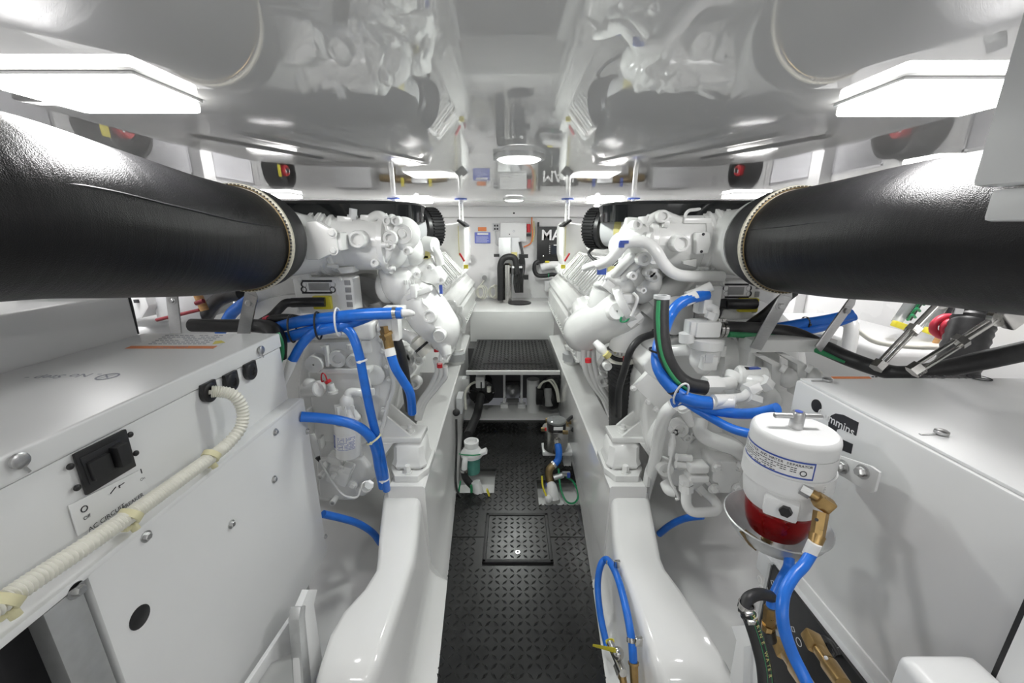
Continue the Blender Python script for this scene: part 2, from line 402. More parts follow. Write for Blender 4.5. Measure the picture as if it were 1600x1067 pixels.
def fan(s, y, z, label):
    t = thing('axial_fan', label, 'fan', (s*2.24, y, z-.15), 'black extraction fans on the side walls'); X = s*2.245
    part('mount_plate', 'powder_white', t, lambda b: b.bx(X, X-s*.012, y-.2, y+.2, z-.19, z+.19, .004))
    part('shroud', 'fan_black', t, lambda b: b.lathe((X-s*.012, y, z), (-s, 0, 0), [(0, .165), (.03, .165), (.035, .155), (.12, .15), (.125, .155), (.14, .155), (.14, .135), (.05, .13)], 36))
    f = None
    for k in range(5):
        a = k*2*math.pi/5
        part('blade', 'fan_black', t, lambda b: b.box((X-s*.10, y+.08*math.cos(a), z+.08*math.sin(a)), (.006, .11, .055), (V(.85, -.52*math.sin(a), .52*math.cos(a)), V(0, math.cos(a), math.sin(a)), V(.52, .85*math.sin(a), -.85*math.cos(a)))))
    part('hub', 'red_plastic', t, lambda b: b.lathe((X-s*.06, y, z), (-s, 0, 0), [(0, .05), (.085, .05), (.095, .042)], 24), 'red round hub')
    part('hub_cap', 'fan_black', t, lambda b: b.cyl((X-s*.155, y, z), (X-s*.160, y, z), .022))
    for k in range(2):
        part('hub_mark', 'print_white', t, lambda b: b.box((X-s*.1562, y-.03*(1 if k else -1), z+.012*k), (.002, .012, .03)))
    if s < 0: part('warning_label', 'yellow', t, lambda b: b.bx(X-s*.153, X-s*.156, y-.16, y-.115, z-.03, z+.07), 'yellow label')
    for k in (-1, 1): part('lug', 'fan_black', t, lambda b: b.box((X-s*.02, y+k*.18, z-.09), (.02, .05, .03), None, .006))
for s, nm in ((-1, 'left'), (1, 'right')):
    vent(s, 1.86, 2.16, 1.37, 1.68, 'grey louvred vent on the %s wall, nearest the camera' % nm)
    vent(s, 2.60, 3.00, 1.37, 1.68, 'grey louvred vent on the %s wall beside the near fan' % nm)
    vent(s, 3.22, 3.70, 1.37, 1.68, 'grey louvred vent on the %s wall beyond the pilaster' % nm)
    fan(s, 2.40, 1.52, 'black fan with red hub on the %s wall, the nearer one' % nm)
    fan(s, 4.00, 1.52, 'black fan with red hub on the %s wall, the far one' % nm)
# ---- lamps
def glow(t, x, y, z, sx, sy, watt, col, shape='RECTANGLE'):
    l = bpy.data.lights.new('lamp_light', 'AREA'); l.shape = shape; l.size = sx; l.size_y = sy; l.energy = watt; l.color = col
    o = bpy.data.objects.new('lamp_light', l); COL.objects.link(o); o.parent = t; o.location = Vector((x, y, z))-ORG[t]
def lamp(x0, x1, y0, y1, label, grp='rectangular ceiling lamps'):
    t = thing('ceiling_lamp', label, 'lamp', ((x0+x1)/2, (y0+y1)/2, CEIL-.04), grp)
    glow(t, (x0+x1)/2, (y0+y1)/2, CEIL-.0265, x1-x0-.026, y1-y0-.026, WATT_RECT*(.5 if y1 < .3 else 1.7 if y0 > 2.9 else 1), (1, .985, .985))
    part('lamp_base', 'aluminium', t, lambda b: b.bx(x0, x1, y0, y1, CEIL-.005, CEIL-.0005))
    part('diffuser', 'lamp_lens', t, lambda b: b.bx(x0+.003, x1-.003, y0+.003, y1-.003, CEIL-.026, CEIL-.005, .008, 3))
lamp(-.86, -.62, .745, .90, 'bright rectangular ceiling lamp above the left exhaust hose')
lamp(.665, .93, .77, .925, 'bright rectangular ceiling lamp above the right exhaust hose')
lamp(1.60, 1.88, 1.62, 1.78, 'rectangular ceiling lamp outboard above the right engine')
lamp(-1.88, -1.60, 1.62, 1.78, 'rectangular ceiling lamp outboard above the left engine')
lamp(-1.86, -1.58, 3.02, 3.2, 'rectangular ceiling lamp over the far left side wall')
lamp(1.58, 1.86, 3.02, 3.2, 'rectangular ceiling lamp over the far right side wall')
lamp(-1.0, -.70, 3.60, 3.76, 'rectangular ceiling lamp over the left engine front')
lamp(.66, .96, 3.60, 3.76, 'rectangular ceiling lamp over the right engine front')
lamp(-.86, -.5, -.75, -.57, 'unseen rectangular ceiling lamp added behind the camera for fill, left'); lamp(.5, .86, -.75, -.57, 'unseen rectangular ceiling lamp added behind the camera for fill, right')  # unseen lamps added behind the camera for fill light
lamp(-1.9, -1.6, .05, .22, 'unseen rectangular ceiling lamp added behind the left generator'); lamp(1.6, 1.9, .05, .22, 'unseen rectangular ceiling lamp added behind the right generator')  # unseen outboard lamps, added out of view
def round_lamp(c, r, label):
    t = thing('round_lamp', label, 'lamp', (c.x, c.y, CEIL-.02), 'round ceiling lamps')
    glow(t, c.x, c.y, CEIL-.027, r*1.6, r*1.6, WATT_ROUND*(.5 if c.y < 0 else 1.6 if c.y > 2.5 else 1), (.95, 1, .955), 'DISK')
    part('rim', 'aluminium', t, lambda b: b.ring((c.x, c.y, CEIL-.008), ZA, r*1.15, r*.98, .016, 32))
    part('diffuser', 'lamp_lens', t, lambda b: b.lathe((c.x, c.y, CEIL-.001), -ZA, [(0, r), (.012, r), (.02, r*.85), (.024, r*.5)], 32))
round_lamp(PZ(811, 242, CEIL), .078, 'round ceiling lamp over the middle of the aisle')
round_lamp(PZ(803, 310, CEIL), .078, 'round ceiling lamp near the back wall')
round_lamp(V(0, -.9, CEIL), .078, 'unseen round ceiling lamp added behind the camera for fill')  # unseen round lamp, added as fill from behind
# ---- ceiling posts and nozzles
def post(px, py, Y, zb, label):
    c = PY(px, py, Y); t = thing('ceiling_post', label, 'post', (c.x, Y, zb), 'slim white posts')
    part('tube', 'gelcoat', t, lambda b: b.cyl((c.x, Y, zb), (c.x, Y, CEIL-.006), .019))
    part('flange', 'blue_paint', t, lambda b: b.cyl((c.x, Y, CEIL-.008), (c.x, Y, CEIL), .052), 'blue flange at the ceiling')
    for k in range(3): part('set_screw', 'print_dark', t, lambda b: b.cyl((c.x, Y-.018, CEIL-.04-.05*k), (c.x, Y-.0205, CEIL-.04-.05*k), .003, n=8))
post(720, 310, 3.55, 1.60, 'white ceiling post over the left engine header tank'); post(887, 311, 3.55, 1.60, 'white ceiling post over the right engine header tank')
post(615, 309, 3.5, 1.48, 'white ceiling post further outboard over the left engine'); post(990, 311, 3.5, 1.48, 'white ceiling post further outboard over the right engine')
for px, nm in ((651, 'left'), (933, 'right')):
    c = PZ(px, 314, CEIL); t = thing('spray_nozzle', 'small grey fire nozzle under the ceiling above the %s engine' % nm, 'nozzle', (c.x, c.y, CEIL-.08))
    part('stem', 'aluminium', t, lambda b: b.cyl(c, c-ZA*.03, .008)); part('disc', 'aluminium', t, lambda b: b.ball(c-ZA*.045, (.03, .03, .024)))
    for k in (-1, 1): part('arm', 'aluminium', t, lambda b: b.box(c+V(.012*k, 0, -.025), (.004, .008, .03)))
# ---- back wall fittings
BW = 4.79
def wall_plate(name, m, x0, y0, x1, y1, th=.004, Y=BW, bev=0): 
    a, c = PY(x0, y1, Y), PY(x1, y0, Y)
    b = MB(); b.bx(a.x, c.x, Y-th, Y, a.z, c.z, bev); return b
def flatthing(name, m, x0, y0, x1, y1, label, cat, th=.004, Y=BW, bev=0):
    o = wall_plate(name, m, x0, y0, x1, y1, th, Y, bev).build(name, m); return tag(o, label, cat)
flatthing('orange_sticker', 'orange', 747, 355, 760, 361, 'small orange sticker on the white back wall', 'sticker')
pl = thing('blue_placard', 'blue printed placard under the orange sticker on the back wall', 'placard', PY(754, 380, BW))
wall_plate('sheet', '', 742, 363, 766, 380).build('sheet', 'placard_blue', pl)
def lines(parent, m, x0, y0, x1, y1, n, Y, h=.35, name='print', frac=1.0):
    b = MB()
    for k in range(n):
        yy = y0+(y1-y0)*(k+.5)/n; a = PY(x0, yy, Y); c = PY(x0+(x1-x0)*(frac-random.random()*.25), yy, Y); hh = abs(PY(x0, y1, Y).z-PY(x0, y0, Y).z)/n*h
        b.bx(a.x, c.x, Y-.0015, Y, a.z-hh/2, a.z+hh/2)
    return b.build(name, m, parent)
wall_plate('heading', '', 746, 364, 763, 367, .001, BW-.005).build('heading', 'print_white', pl)
lines(pl, 'print_white', 744, 369, 764, 379, 5, BW-.0045, .25)
ol = thing('wall_outlet', 'grey socket plate with cable on the back wall', 'socket', PY(775, 360, BW))
wall_plate('plate', '', 770, 349, 781, 361, .02).build('plate', 'panel_grey', ol)
for k in range(4):
    wall_plate('slot', '', 772+4*(k % 2), 351+5*(k//2), 774.5+4*(k % 2), 354+5*(k//2), .002, BW-.02).build('slot', 'print_dark', ol)
part('cable', 'panel_grey', ol, lambda b: b.tube([PY(774, 361, 4.78), PY(775, 372, 4.77), PY(775, 381, 4.77), PY(779, 384, 4.76), PY(784, 384, 4.74)], .006, 8))
jb = thing('junction_box', 'white junction box high on the back wall with small round logo', 'box', PY(802, 376, 4.78))
wall_plate('case', '', 782, 348, 822, 377, .10, BW, .006).build('case', 'powder_white', jb)
part('emblem', 'print_grey', jb, lambda b: b.ring(PY(803, 361, BW-.1), YA, .012, .008, .002, 16)); part('screw', 'print_dark', jb, lambda b: b.cyl(PY(796, 366, BW-.1), PY(796, 366, BW-.1)-YA*.003, .007))
col = thing('steel_column', 'brushed steel trunk standing on the white box by the back wall', 'duct', (PY(790, 469, 4.55).x, 4.55, .753))
a, c = PY(779, 371, 4.5), PY(798, 371, 4.5); d = PY(812, 371, 4.5)
part('trunk', 'aluminium', col, lambda b: b.bx(a.x, c.x, 4.5, 4.62, .753, a.z, .004)); part('side_trunk', 'panel_grey', col, lambda b: b.bx(c.x+.002, d.x, 4.52, 4.62, .95, a.z, .004))
a2, c2 = PY(786, 408, 4.46), PY(799, 408, 4.46)
part('chute', 'stainless', col, lambda b: b.lathe(((a2.x+c2.x)/2, 4.46, .755), ZA, [(0, .05), (.42, .05), (.44, .03)], 20))
part('yellow_tag', 'gasket_yellow', col, lambda b: b.bx(PY(799, 395, 4.49).x, PY(808, 395, 4.49).x, 4.488, 4.492, PY(799, 404, 4.49).z, PY(799, 394, 4.49).z))
ah = thing('arched_hose', 'black hose arching over the steel chute on the white box', 'hose', PZ(782, 468, .755))
part('hose', 'black_rubber', ah, lambda b: b.tube([PY(782, 469, 4.42), PY(782, 440, 4.42), PY(782, 415, 4.42), PY(787, 404, 4.42), PY(796, 401, 4.42), PY(804, 404, 4.42), PY(807, 415, 4.42), PY(808, 428, 4.42)], .034, 12))
part('clip', 'black_plastic', ah, lambda b: b.box(PY(776, 399, 4.46), (.06, .03, .03)))
part('foot_plate', 'black_plastic', ah, lambda b: b.cyl((PY(812, 468, 4.35).x, 4.42, .753), (PY(812, 468, 4.35).x, 4.42, .766), .13))
cb = thing('cable_bundle', 'looped bundle of thin black cables hanging by the back wall', 'cables', PY(812, 458, 4.5))
for k in range(7):
    x = 803+2.3*k
    part('cable', 'black_rubber', cb, lambda b: b.tube([PY(811+k*.4, 378, 4.52), PY(815+k*.5, 398, 4.50), PY(x+3, 416, 4.48), PY(x, 440, 4.46-.004*k), PY(806+1.8*k, 457, 4.46), PY(x+5-k, 436, 4.45), PY(812+k*.8, 414, 4.46)], .007, 8))
part('cable_tie', 'print_white', cb, lambda b: b.box(PY(808, 417, 4.43), (.11, .06, .02)))
part('hanger', 'black_plastic', cb, lambda b: b.box(PY(818, 400, 4.5), (.10, .05, .04))); part('lower_hanger', 'black_plastic', cb, lambda b: b.box(PY(822, 433, 4.5), (.05, .05, .05)))
rv = thing('red_valve', 'small red valve on orange pipe near the top of the back wall', 'valve', PY(826, 372, 4.7))
part('pipe', 'orange', rv, lambda b: b.tube([PY(831, 338, 4.74), PY(831, 352, 4.74), PY(832, 366, 4.74), PY(829, 380, 4.74), PY(818, 386, 4.74)], .008, 8))
part('body', 'red_plastic', rv, lambda b: b.cyl(PY(826, 350, 4.72), PY(826, 363, 4.72), .022)); part('stub', 'print_dark', rv, lambda b: b.box(PY(826, 367, 4.72), (.05, .04, .03)))
part('jumper', 'gasket_yellow', rv, lambda b: b.tube([PY(834, 345, 4.73), PY(835, 365, 4.73), PY(832, 378, 4.73)], .006, 8))
mp_ = thing('engine_display_panel', 'black engine control panel with white lettering and small screen', 'control panel', PY(866, 412, 4.74))
wall_plate('panel', '', 839, 354, 900, 411, .05, 4.76, .004).build('panel', 'black_plastic', mp_)
for px in (840.5,): wall_plate('bracket', '', px-2, 347, px+2, 414, .02, 4.78).build('bracket', 'black_plastic', mp_)
c = PY(870, 368, 4.708); part('lettering', 'print_white', mp_, lambda b: b.text('MAN', c, XA, ZA, .16, .02), 'white lettering MAN')
wall_plate('bezel', '', 857, 380, 895, 399, .012, 4.71, .003).build('bezel', 'black_plastic', mp_); wall_plate('screen', '', 861, 383, 891, 397, .002, 4.697).build('screen', 'screen', mp_)
lines(mp_, 'print_white', 858.2, 383, 859.6, 397, 5, 4.697, .4, 'button_marks'); wall_plate('screen_title', '', 865, 382.3, 874, 383.5, .001, 4.694).build('screen_title', 'print_white', mp_)
part('key_knob', 'stainless', mp_, lambda b: b.ball(PY(849, 400, 4.70), .012))
part('yellow_clip', 'yellow', mp_, lambda b: b.box(PY(855, 409, 4.69), (.05, .02, .02), None, .005))
part('loom', 'black_rubber', mp_, lambda b: b.tube([PY(842, 408, 4.7), PY(836, 412, 4.68), PY(835, 422, 4.68), PY(840, 430, 4.68), PY(852, 431, 4.68), PY(865, 429, 4.68), PY(878, 434, 4.68)], .024, 10), 'black cable loom')
part('loom_cover', 'powder_white', mp_, lambda b: b.tube([PY(845, 418, 4.72), PY(860, 414, 4.72), PY(876, 414, 4.72)], .045, 12))
part('green_tie', 'green_wire', mp_, lambda b: b.ring(PY(857, 430, 4.68), XA, .027, .022, .012))
flatthing('small_wall_box', 'powder_white', 850, 438, 876, 454, 'small white box low on the back wall right of the cables', 'box', .08, BW, .006)
rp = thing('rope_coil', 'coiled white line lying by the socket on the white box', 'rope', PZ(760, 467, .755))
for i, px in enumerate((750, 752, 754, 769, 771, 773)):
    part('loop', 'cream', rp, lambda b: b.tube([PY(px, 457, 4.55)+V((.042+.006*(i % 3))*math.cos(a), .012*math.sin(2*a)+.012*i, (.06+.008*(i % 3))*math.sin(a)) for a in [k*math.pi/6 for k in range(13)]], .008, 8, 4))
so = thing('shore_socket', 'grey plug socket on the back wall above the coiled line', 'socket', PY(757, 446, BW))
wall_plate('plate', '', 751, 426, 763, 446, .015).build('plate', 'powder_white', so); part('plug', 'cast_grey', so, lambda b: b.cyl(PY(757, 434, 4.775), PY(757, 434, 4.72), .03)); 
part('lead', 'cream', so, lambda b: b.tube([PY(756, 438, 4.72), PY(752, 444, 4.68), PY(746, 450, 4.62)], .008, 8))
for py, nm in ((397, 'upper'), (436, 'lower')):
    t = thing('drain_fitting', '%s small red-capped fitting on the back wall beside the left engine' % nm, 'fitting', PY(730, py, 4.7)); part('cap', 'red_plastic', t, lambda b: b.cyl(PY(731, py, 4.70), PY(731, py, 4.64), .03, .022)); part('stem', 'engine_white', t, lambda b: b.cyl(PY(731, py, 4.7), PY(731, py, 4.79), .02)); part('body', 'powder_white', t, lambda b: b.box(PY(733, py+8, 4.75), (.05, .07, .09), None, .01))
for s, nm in ((-1, 'left'), (1, 'right')):
    t = thing('valve_manifold', 'bronze seawater pipes and valves on the back wall behind the %s engine' % nm, 'pipes', (s*1.05, 4.7, 1.4))
    part('header', 'bronze', t, lambda b: b.tube([V(s*.72, 4.72, 1.50), V(s*.9, 4.7, 1.52), V(s*1.2, 4.7, 1.52), V(s*1.45, 4.72, 1.5)], .04, 12))
    part('body', 'aluminium', t, lambda b: b.box((s*1.0, 4.66, 1.5), (.18, .12, .14), None, .02))
    for k in range(3): part('elbow', 'bronze', t, lambda b: b.tube([V(s*(.8+.25*k), 4.7, 1.52), V(s*(.8+.25*k), 4.66, 1.46), V(s*(.8+.25*k), 4.68, 1.36)], .035, 10))
    for k in range(2): part('lever', 'yellow' if s < 0 else 'blue_paint', t, lambda b: b.box((s*(.88+.3*k), 4.6, 1.56), (.03, .02, .09)))
    flat_o = tag(part('grey_duct', 'panel_grey', None, lambda b: b.bx(s*1.5, s*1.9, 4.55, 4.79, 1.3, 1.62, .02)), 'grey duct box high on the back wall behind the %s engine' % nm, 'box')
# ================================================================== MAIN ENGINES
def boss(b, p, ax, r, h, hole=.5):
    """round boss with a countersunk hole"""
    b.lathe(p, ax, [(-.02, r*1.05), (h*.7, r), (h, r*.92), (h, r*hole*1.1), (h*.55, r*hole)], 24)
def bolts(parent, pts, ax, r=.009, h=.009, m='engine_white'):
    f = None
    for p in pts:
        if f is None: f = part('bolt', m, parent, lambda b: b.bolt(p, ax, r, h)); o0 = ORG[f]-Vector(p)
        else: inst(f, 'bolt', Vector(p)+o0, parent)
def engine(s, nm):
    E = thing('marine_engine', 'white twelve-cylinder marine diesel engine on the %s of the aisle' % nm, 'engine', (s*1.0, 2.9, .35), 'twin main engines')
    W = 'engine_white'
    # ---- long block
    part('crankcase', W, E, lambda b: b.prism([(s*x, 1.95, z) for x, z in ((.60, .62), (.52, .80), (.56, 1.0), (.78, 1.12), (1.22, 1.12), (1.44, 1.0), (1.48, .80), (1.40, .62), (1.2, .40), (.8, .40))], (0, 2.2, 0), .015))
    part('flywheel_housing', W, E, lambda b: b.lathe((s*1.0, 1.80, .82), YA, [(0, .40), (.03, .44), (.12, .45), (.18, .42)], 48))
    # ---- inboard side cover with its row of bolts
    sc = part('side_cover', W, E, lambda b: b.prism([(s*x, 2.25, z) for x, z in ((.385, .80), (.375, .97), (.45, 1.02), (.60, .95), (.60, .72), (.45, .72))], (0, 1.85, 0), .012))
    bl = [(s*.380, 2.3+.0775*k, .825) for k in range(24)]; bolts(sc, bl, (-s, 0, 0), .008, .008)
    part('gasket_rail', W, sc, lambda b: b.bx(s*.378, s*.40, 2.24, 4.11, .79, .805))
    # ---- charge-air manifold: slanting slab under the heads
    d = V(-s*.80, 0, .60); nrm = V(-s*.60, 0, -.8)
    mf = part('intake_manifold', W, E, lambda b: b.prism([(s*x, 2.35, z) for x, z in ((.385, 1.0), (.375, 1.035), (.56, 1.21), (.64, 1.19), (.62, 1.05), (.5, .98))], (0, 1.75, 0), .014))
    for k in range(3): part('manifold_rib', W, mf, lambda b: b.prism([(s*(.40+.045*k), 2.37, 1.06+.043*k), (s*(.415+.045*k), 2.37, 1.075+.043*k), (s*(.425+.045*k), 2.37, 1.065+.043*k)], (0, 1.7, 0)))
    # ---- valve covers: two banks of six
    ux, uz = V(-s*.62, 0, .78), V(s*.78, 0, .62)        # along the head (inboard-up) and across it
    for bank in (1, -1):
        for k in range(6):
            y = 2.34+.29*k+.0
            if bank == 1: c = V(s*.545, y, 1.235); A = (V(s*.64, 0, .77), YA, V(-s*.77, 0, .64))
            else: c = V(s*1.455, y, 1.235); A = (V(-s*.64, 0, .77), YA, V(s*.77, 0, .64))
            vc = part('valve_cover', W, E, lambda b: b.box(c, (.26, .262, .13), A, .024, 3))
            if bank == 1:
                for j in (-1, 0, 1): part('cover_rib', W, vc, lambda b: b.box(c+YA*.075*j+A[2]*.066, (.215, .018, .012), A, .004))
                for j in (-1, 1):
                    for i in (-1, 1): part('bolt', W, vc, lambda b: b.bolt(c+A[0]*.105*i+YA*.113*j+A[2]*.06, A[2], .009, .012))
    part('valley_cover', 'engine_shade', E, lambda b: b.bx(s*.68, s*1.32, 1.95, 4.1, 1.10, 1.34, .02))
    part('injection_rail', W, E, lambda b: b.tube([V(s*.66, 2.1, 1.40), V(s*.66, 3, 1.40), V(s*.66, 3.9, 1.40)], .03, 10))
    # ---- header tank at the front end
    ht = part('header_tank', W, E, lambda b: b.prism([PY(*q, 3.5) for q in (((700, 350), (722, 346), (727, 352), (728, 400), (722, 425), (700, 430)) if s < 0 else ((905, 350), (884, 346), (879, 352), (878, 400), (884, 425), (905, 430)))]+[V(s*.9, 3.5, 1.15), V(s*.9, 3.5, 1.60)], (0, .45, 0), .02, 3))
    q = PY(724, 349, 3.5) if s < 0 else PY(883, 349, 3.5)
    part('tank_pad', 'black_rubber', ht, lambda b: b.box(q, (.08, .3, .02), (V(.8, 0, .6*s), YA, V(-.6*s, 0, .8)), .006)); part('sealing_strip', 'gasket_yellow', ht, lambda b: b.bx(s*.452, s*.456, 3.49, 3.497, 1.33, 1.58))
    rt = PY(722, 402, 3.3) if s < 0 else PY(886, 402, 3.3)
    part('red_tag', 'red_plastic', E, lambda b: b.box(rt, (.012, .03, .075), (V(.85, 0, -.5*s), YA, V(.5*s, 0, .85))), 'red tag'); part('yellow_tag', 'yellow', E, lambda b: b.box(rt+V(-s*.03, 0, -.075), (.035, .02, .03)))
    # ---- glossy black top cover
    def cov(z0, z1, ins=0):
        P = [(.355, 1.66), (.385, 1.59), (.46, 1.545), (.60, 1.53), (.70, 1.52), (.80, 1.515), (.90, 1.51), (1.05, 1.50), (1.62, 1.46), (1.66, 2.1), (1.60, 2.6), (1.30, 2.85), (.80, 2.9), (.52, 2.75), (.42, 2.3)]
        cx, cy = 1.0, 2.2
        return [(s*(cx+(x-cx)*(1-ins)), cy+(y-cy)*(1-ins)) for x, y in P]
    tc = part('top_cover', 'gloss_black', E, lambda b: loft(b, [[(*p[:2], 1.578 if p[1] < 1.9 and abs(p[0]) < .6 else 1.600) for p in cov(0, 0)], [(*p[:2], 1.640) for p in cov(0, 0, -.004)], [(*p[:2], 1.652) for p in cov(0, 0, .03)], [(*p[:2], 1.658) for p in cov(0, 0, .12)]]), 'glossy black moulded cover')
    for k in range(3): part('cover_ridge', 'gloss_black', tc, lambda b: b.box((s*(.72+.26*k), 2.2, 1.66), (.05, .85-.1*k, .012), (V(.9, .43*s, 0), V(-.43*s, .9, 0), ZA), .005))
    part('cover_bolt', 'print_dark', tc, lambda b: b.bolt((s*.9, 2.0, 1.655), ZA, .012, .01))
    # ---- air filter with fluted black ring, grey neck and yellow gasket band
    ax = V(-s*.70, .71, .03).normalized(); n0 = (PY(661, 357, 1.80) if s < 0 else PY(943, 357, 1.80))-ax*.15
    part('compressor_housing', W, E, lambda b: b.lathe(n0-ax*.11, ax, [(-.06, .05), (-.04, .072), (.03, .086), (.08, .088), (.11, .08)], 40))
    part('gasket_band', 'gasket_yellow', E, lambda b: b.lathe(n0-ax*.01, ax, [(0, .098), (.05, .098), (.052, .080)], 40), 'yellow gasket band')
    nk = n0+ax*.03
    part('intake_neck', 'panel_grey', E, lambda b: b.lathe(nk, ax, [(0, .080), (.05, .077), (.11, .074)], 40))
    fr = part('air_filter', 'black_plastic', E, lambda b: b.lathe(nk+ax*.09, ax, [(0, .076), (.006, .086), (.02, .089), (.024, .083), (.03, .083), (.085, .083), (.09, .07)], 48), 'black fluted air filter')
    x_, y_, z_ = frame(ax)
    f0 = MB()
    for k in range(40):
        a = 2*math.pi*k/40; dd = x_*math.cos(a)+y_*math.sin(a); tt = z_.cross(dd)
        f0.box(nk+ax*.147+dd*.085, (.008, .0062, .056), (dd, tt, z_))
    o = f0.build('flutes', 'black_plastic', fr); o['kind'] = 'stuff'
    part('drain_hose', 'black_rubber', E, lambda b: b.tube([nk+ax*.16-ZA*.08, nk+ax*.19-ZA*.11, nk+ax*.15-ZA*.14, nk+ax*.09-ZA*.15], .007, 8))
    # ---- cross duct behind the riser, grey pipes
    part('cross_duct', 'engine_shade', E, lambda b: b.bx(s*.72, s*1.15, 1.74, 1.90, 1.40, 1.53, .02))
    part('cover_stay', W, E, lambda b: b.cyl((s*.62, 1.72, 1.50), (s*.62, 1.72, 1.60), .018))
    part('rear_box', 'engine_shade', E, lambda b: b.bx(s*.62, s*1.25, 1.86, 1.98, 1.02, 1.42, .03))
    # rear dark ancillary gear (starter and belt guard)
    part('starter_motor', 'cast_grey', E, lambda b: b.lathe((s*.68, 1.62, 1.20), YA, [(0, .05), (.01, .085), (.10, .09), (.11, .07), (.24, .07)], 28))
    part('guard_plate', 'cast_grey', E, lambda b: b.lathe((s*.66, 1.74, 1.22), YA, [(0, .135), (.03, .14), (.08, .14)], 36))
    for a in (20, 140, 200): 
        c = V(s*.68+.10*math.cos(math.radians(a)), 1.66, 1.20+.10*math.sin(math.radians(a)))
        part('lug', 'cast_grey', E, lambda b: b.box(c, (.075, .02, .03), (V(math.cos(math.radians(a)), 0, math.sin(math.radians(a))), YA, V(-math.sin(math.radians(a)), 0, math.cos(math.radians(a)))), .012))
    return E
EL = engine(-1, 'left'); ER = engine(1, 'right')
W = 'engine_white'
def T(parent, name, m, pts, r, n=14, label=None, res=8): return part(name, m, parent, lambda b: b.tube([PY(*p) for p in pts], r, n, res), label)
def ecu(E, s):
    L = s < 0
    x0, x1, y0, y1, Y = (464, 549, 433, 490, 1.50) if L else (1126, 1192, 438, 500, 1.52)
    a, c = PY(x0, y1, Y), PY(x1, y0, Y)
    u = part('control_unit', W, E, lambda b: b.bx(a.x, c.x, Y, Y+.09, a.z, c.z, .012, 3), 'white electronic control unit')
    q = lambda x, y: PY(x0+(x1-x0)*x, y0+(y1-y0)*y, Y-.001)
    part('label_plate', 'sticker', u, lambda b: b.bx(q(.1, 0).x, q(.72, 0).x, Y-.003, Y, q(0, .48).z, q(0, .08).z))
    part('label_window', 'cast_grey', u, lambda b: b.bx(q(.2, 0).x, q(.58, 0).x, Y-.005, Y-.002, q(0, .36).z, q(0, .16).z, .002))
    b = MB()
    for k in range(9):
        for yy in (.1, .42): p = q(.14+.06*k, yy); b.bx(p.x-.008, p.x+.006, Y-.0045, Y-.003, p.z-.004, p.z+.003)
    for xx in (.13, .66):
        for yy in (.2, .34): p = q(xx, yy); b.ring(p, YA, .012, .008, .004, 14)
    b.build('plate_marks', 'print_dark', u)
    for k in range(4): part('window', 'cast_grey', u, lambda b: b.bx(q(.86, 0).x, q(.97, 0).x, Y-.003, Y+.001, q(0, .22+.2*k).z, q(0, .08+.2*k).z, .002))
    for p in ((.05, .06), (.8, .06), (.8, .94), (.05, .94)): part('bolt', W, u, lambda b: b.bolt(q(*p), -YA, .007, .008))
    # yellow-framed connector with black backshell and loom
    yk = part('connector_frame', 'yellow', u, lambda b: b.bx(*( (q(.27, 0).x, q(.60, 0).x) if L else (q(.48, 0).x, q(.93, 0).x)), Y-.02, Y, q(0, .86 if L else .78).z, q(0, .50 if L else .44).z, .004), 'yellow connector frame')
    if L: T(E, 'connector_shell', 'black_plastic', [(508, 472, 1.47), (485, 472, 1.46), (456, 473, 1.46)], [.018, .018, .018], 12); T(E, 'loom', 'black_rubber', [(458, 473, 1.46), (446, 474, 1.45), (436, 483, 1.44), (425, 494, 1.42), (405, 506, 1.40)], .016)
    else: T(E, 'connector_shell', 'black_plastic', [(1180, 475, 1.49), (1150, 475, 1.48), (1134, 475, 1.48)], [.020, .020, .019], 12); T(E, 'loom', 'black_rubber', [(1138, 475, 1.48), (1128, 475, 1.5), (1121, 482, 1.52), (1118, 495, 1.55)], .020)
    return u
ecu(EL, -1); ecu(ER, 1)
# brackets of the control units
part('ladder_bracket', W, EL, lambda b: [b.bx(PY(548, 0+440, 1.52).x, PY(552, 440, 1.52).x, 1.52, 1.55, PY(550, 505, 1.52).z, PY(550, 437, 1.52).z)]+[b.box(PY(545, y, 1.52), (.04, .03, .012)) for y in (438, 457, 478, 500)])
part('gusset', W, EL, lambda b: b.prism([PY(*p, 1.50) for p in ((470, 414), (478, 414), (484, 436), (452, 437))], (0, .02, 0), .003))
# =========================================================== LEFT ENGINE, aft end
E = EL
rb = part('riser_bracket', W, E, lambda b: b.prism([PY(*p, 1.36) for p in ((477, 346), (494, 345), (523, 362), (528, 392), (498, 406), (478, 406))], (0, .035, 0), .006), 'white riser bracket plate')
bolts(rb, [PY(519, 364, 1.357), PY(521, 391, 1.357)], -YA, .011, .010)
part('bracket_flange', W, rb, lambda b: b.prism([PY(*p, 1.37) for p in ((523, 362), (532, 364), (535, 391), (528, 393))], (0, .06, 0), .004))
p0 = PY(470, 374, 1.50)
part('exhaust_elbow', W, E, lambda b: b.tube([V(-.80, 1.30, 1.515), V(-.795, 1.42, 1.505), V(-.76, 1.50, 1.498), V(-.70, 1.54, 1.497), V(-.62, 1.555, 1.497)], [.120, .116, .106, .100, .098], 28))
pp = PY(505, 380, 1.555); pe = PY(604, 380, 1.555)
ep = part('exhaust_pipe', W, E, lambda b: b.lathe((pp.x, 1.555, 1.497), XA, [(0, .104), (.022, .114), (.034, .114), (.04, .100), (.05, .110), (.062, .110), (.07, .098), (.14, .098), (.22, .097), (.245, .094)], 40), 'white exhaust pipe')
part('pipe_seam', W, ep, lambda b: b.bx(pp.x+.075, pp.x+.235, 1.555-.0995, 1.555-.09, 1.492, 1.496))
bp = PY(562, 374, 1.45); part('sensor_boss', W, ep, lambda b: boss(b, bp, -YA, .030, .03, .62)); 
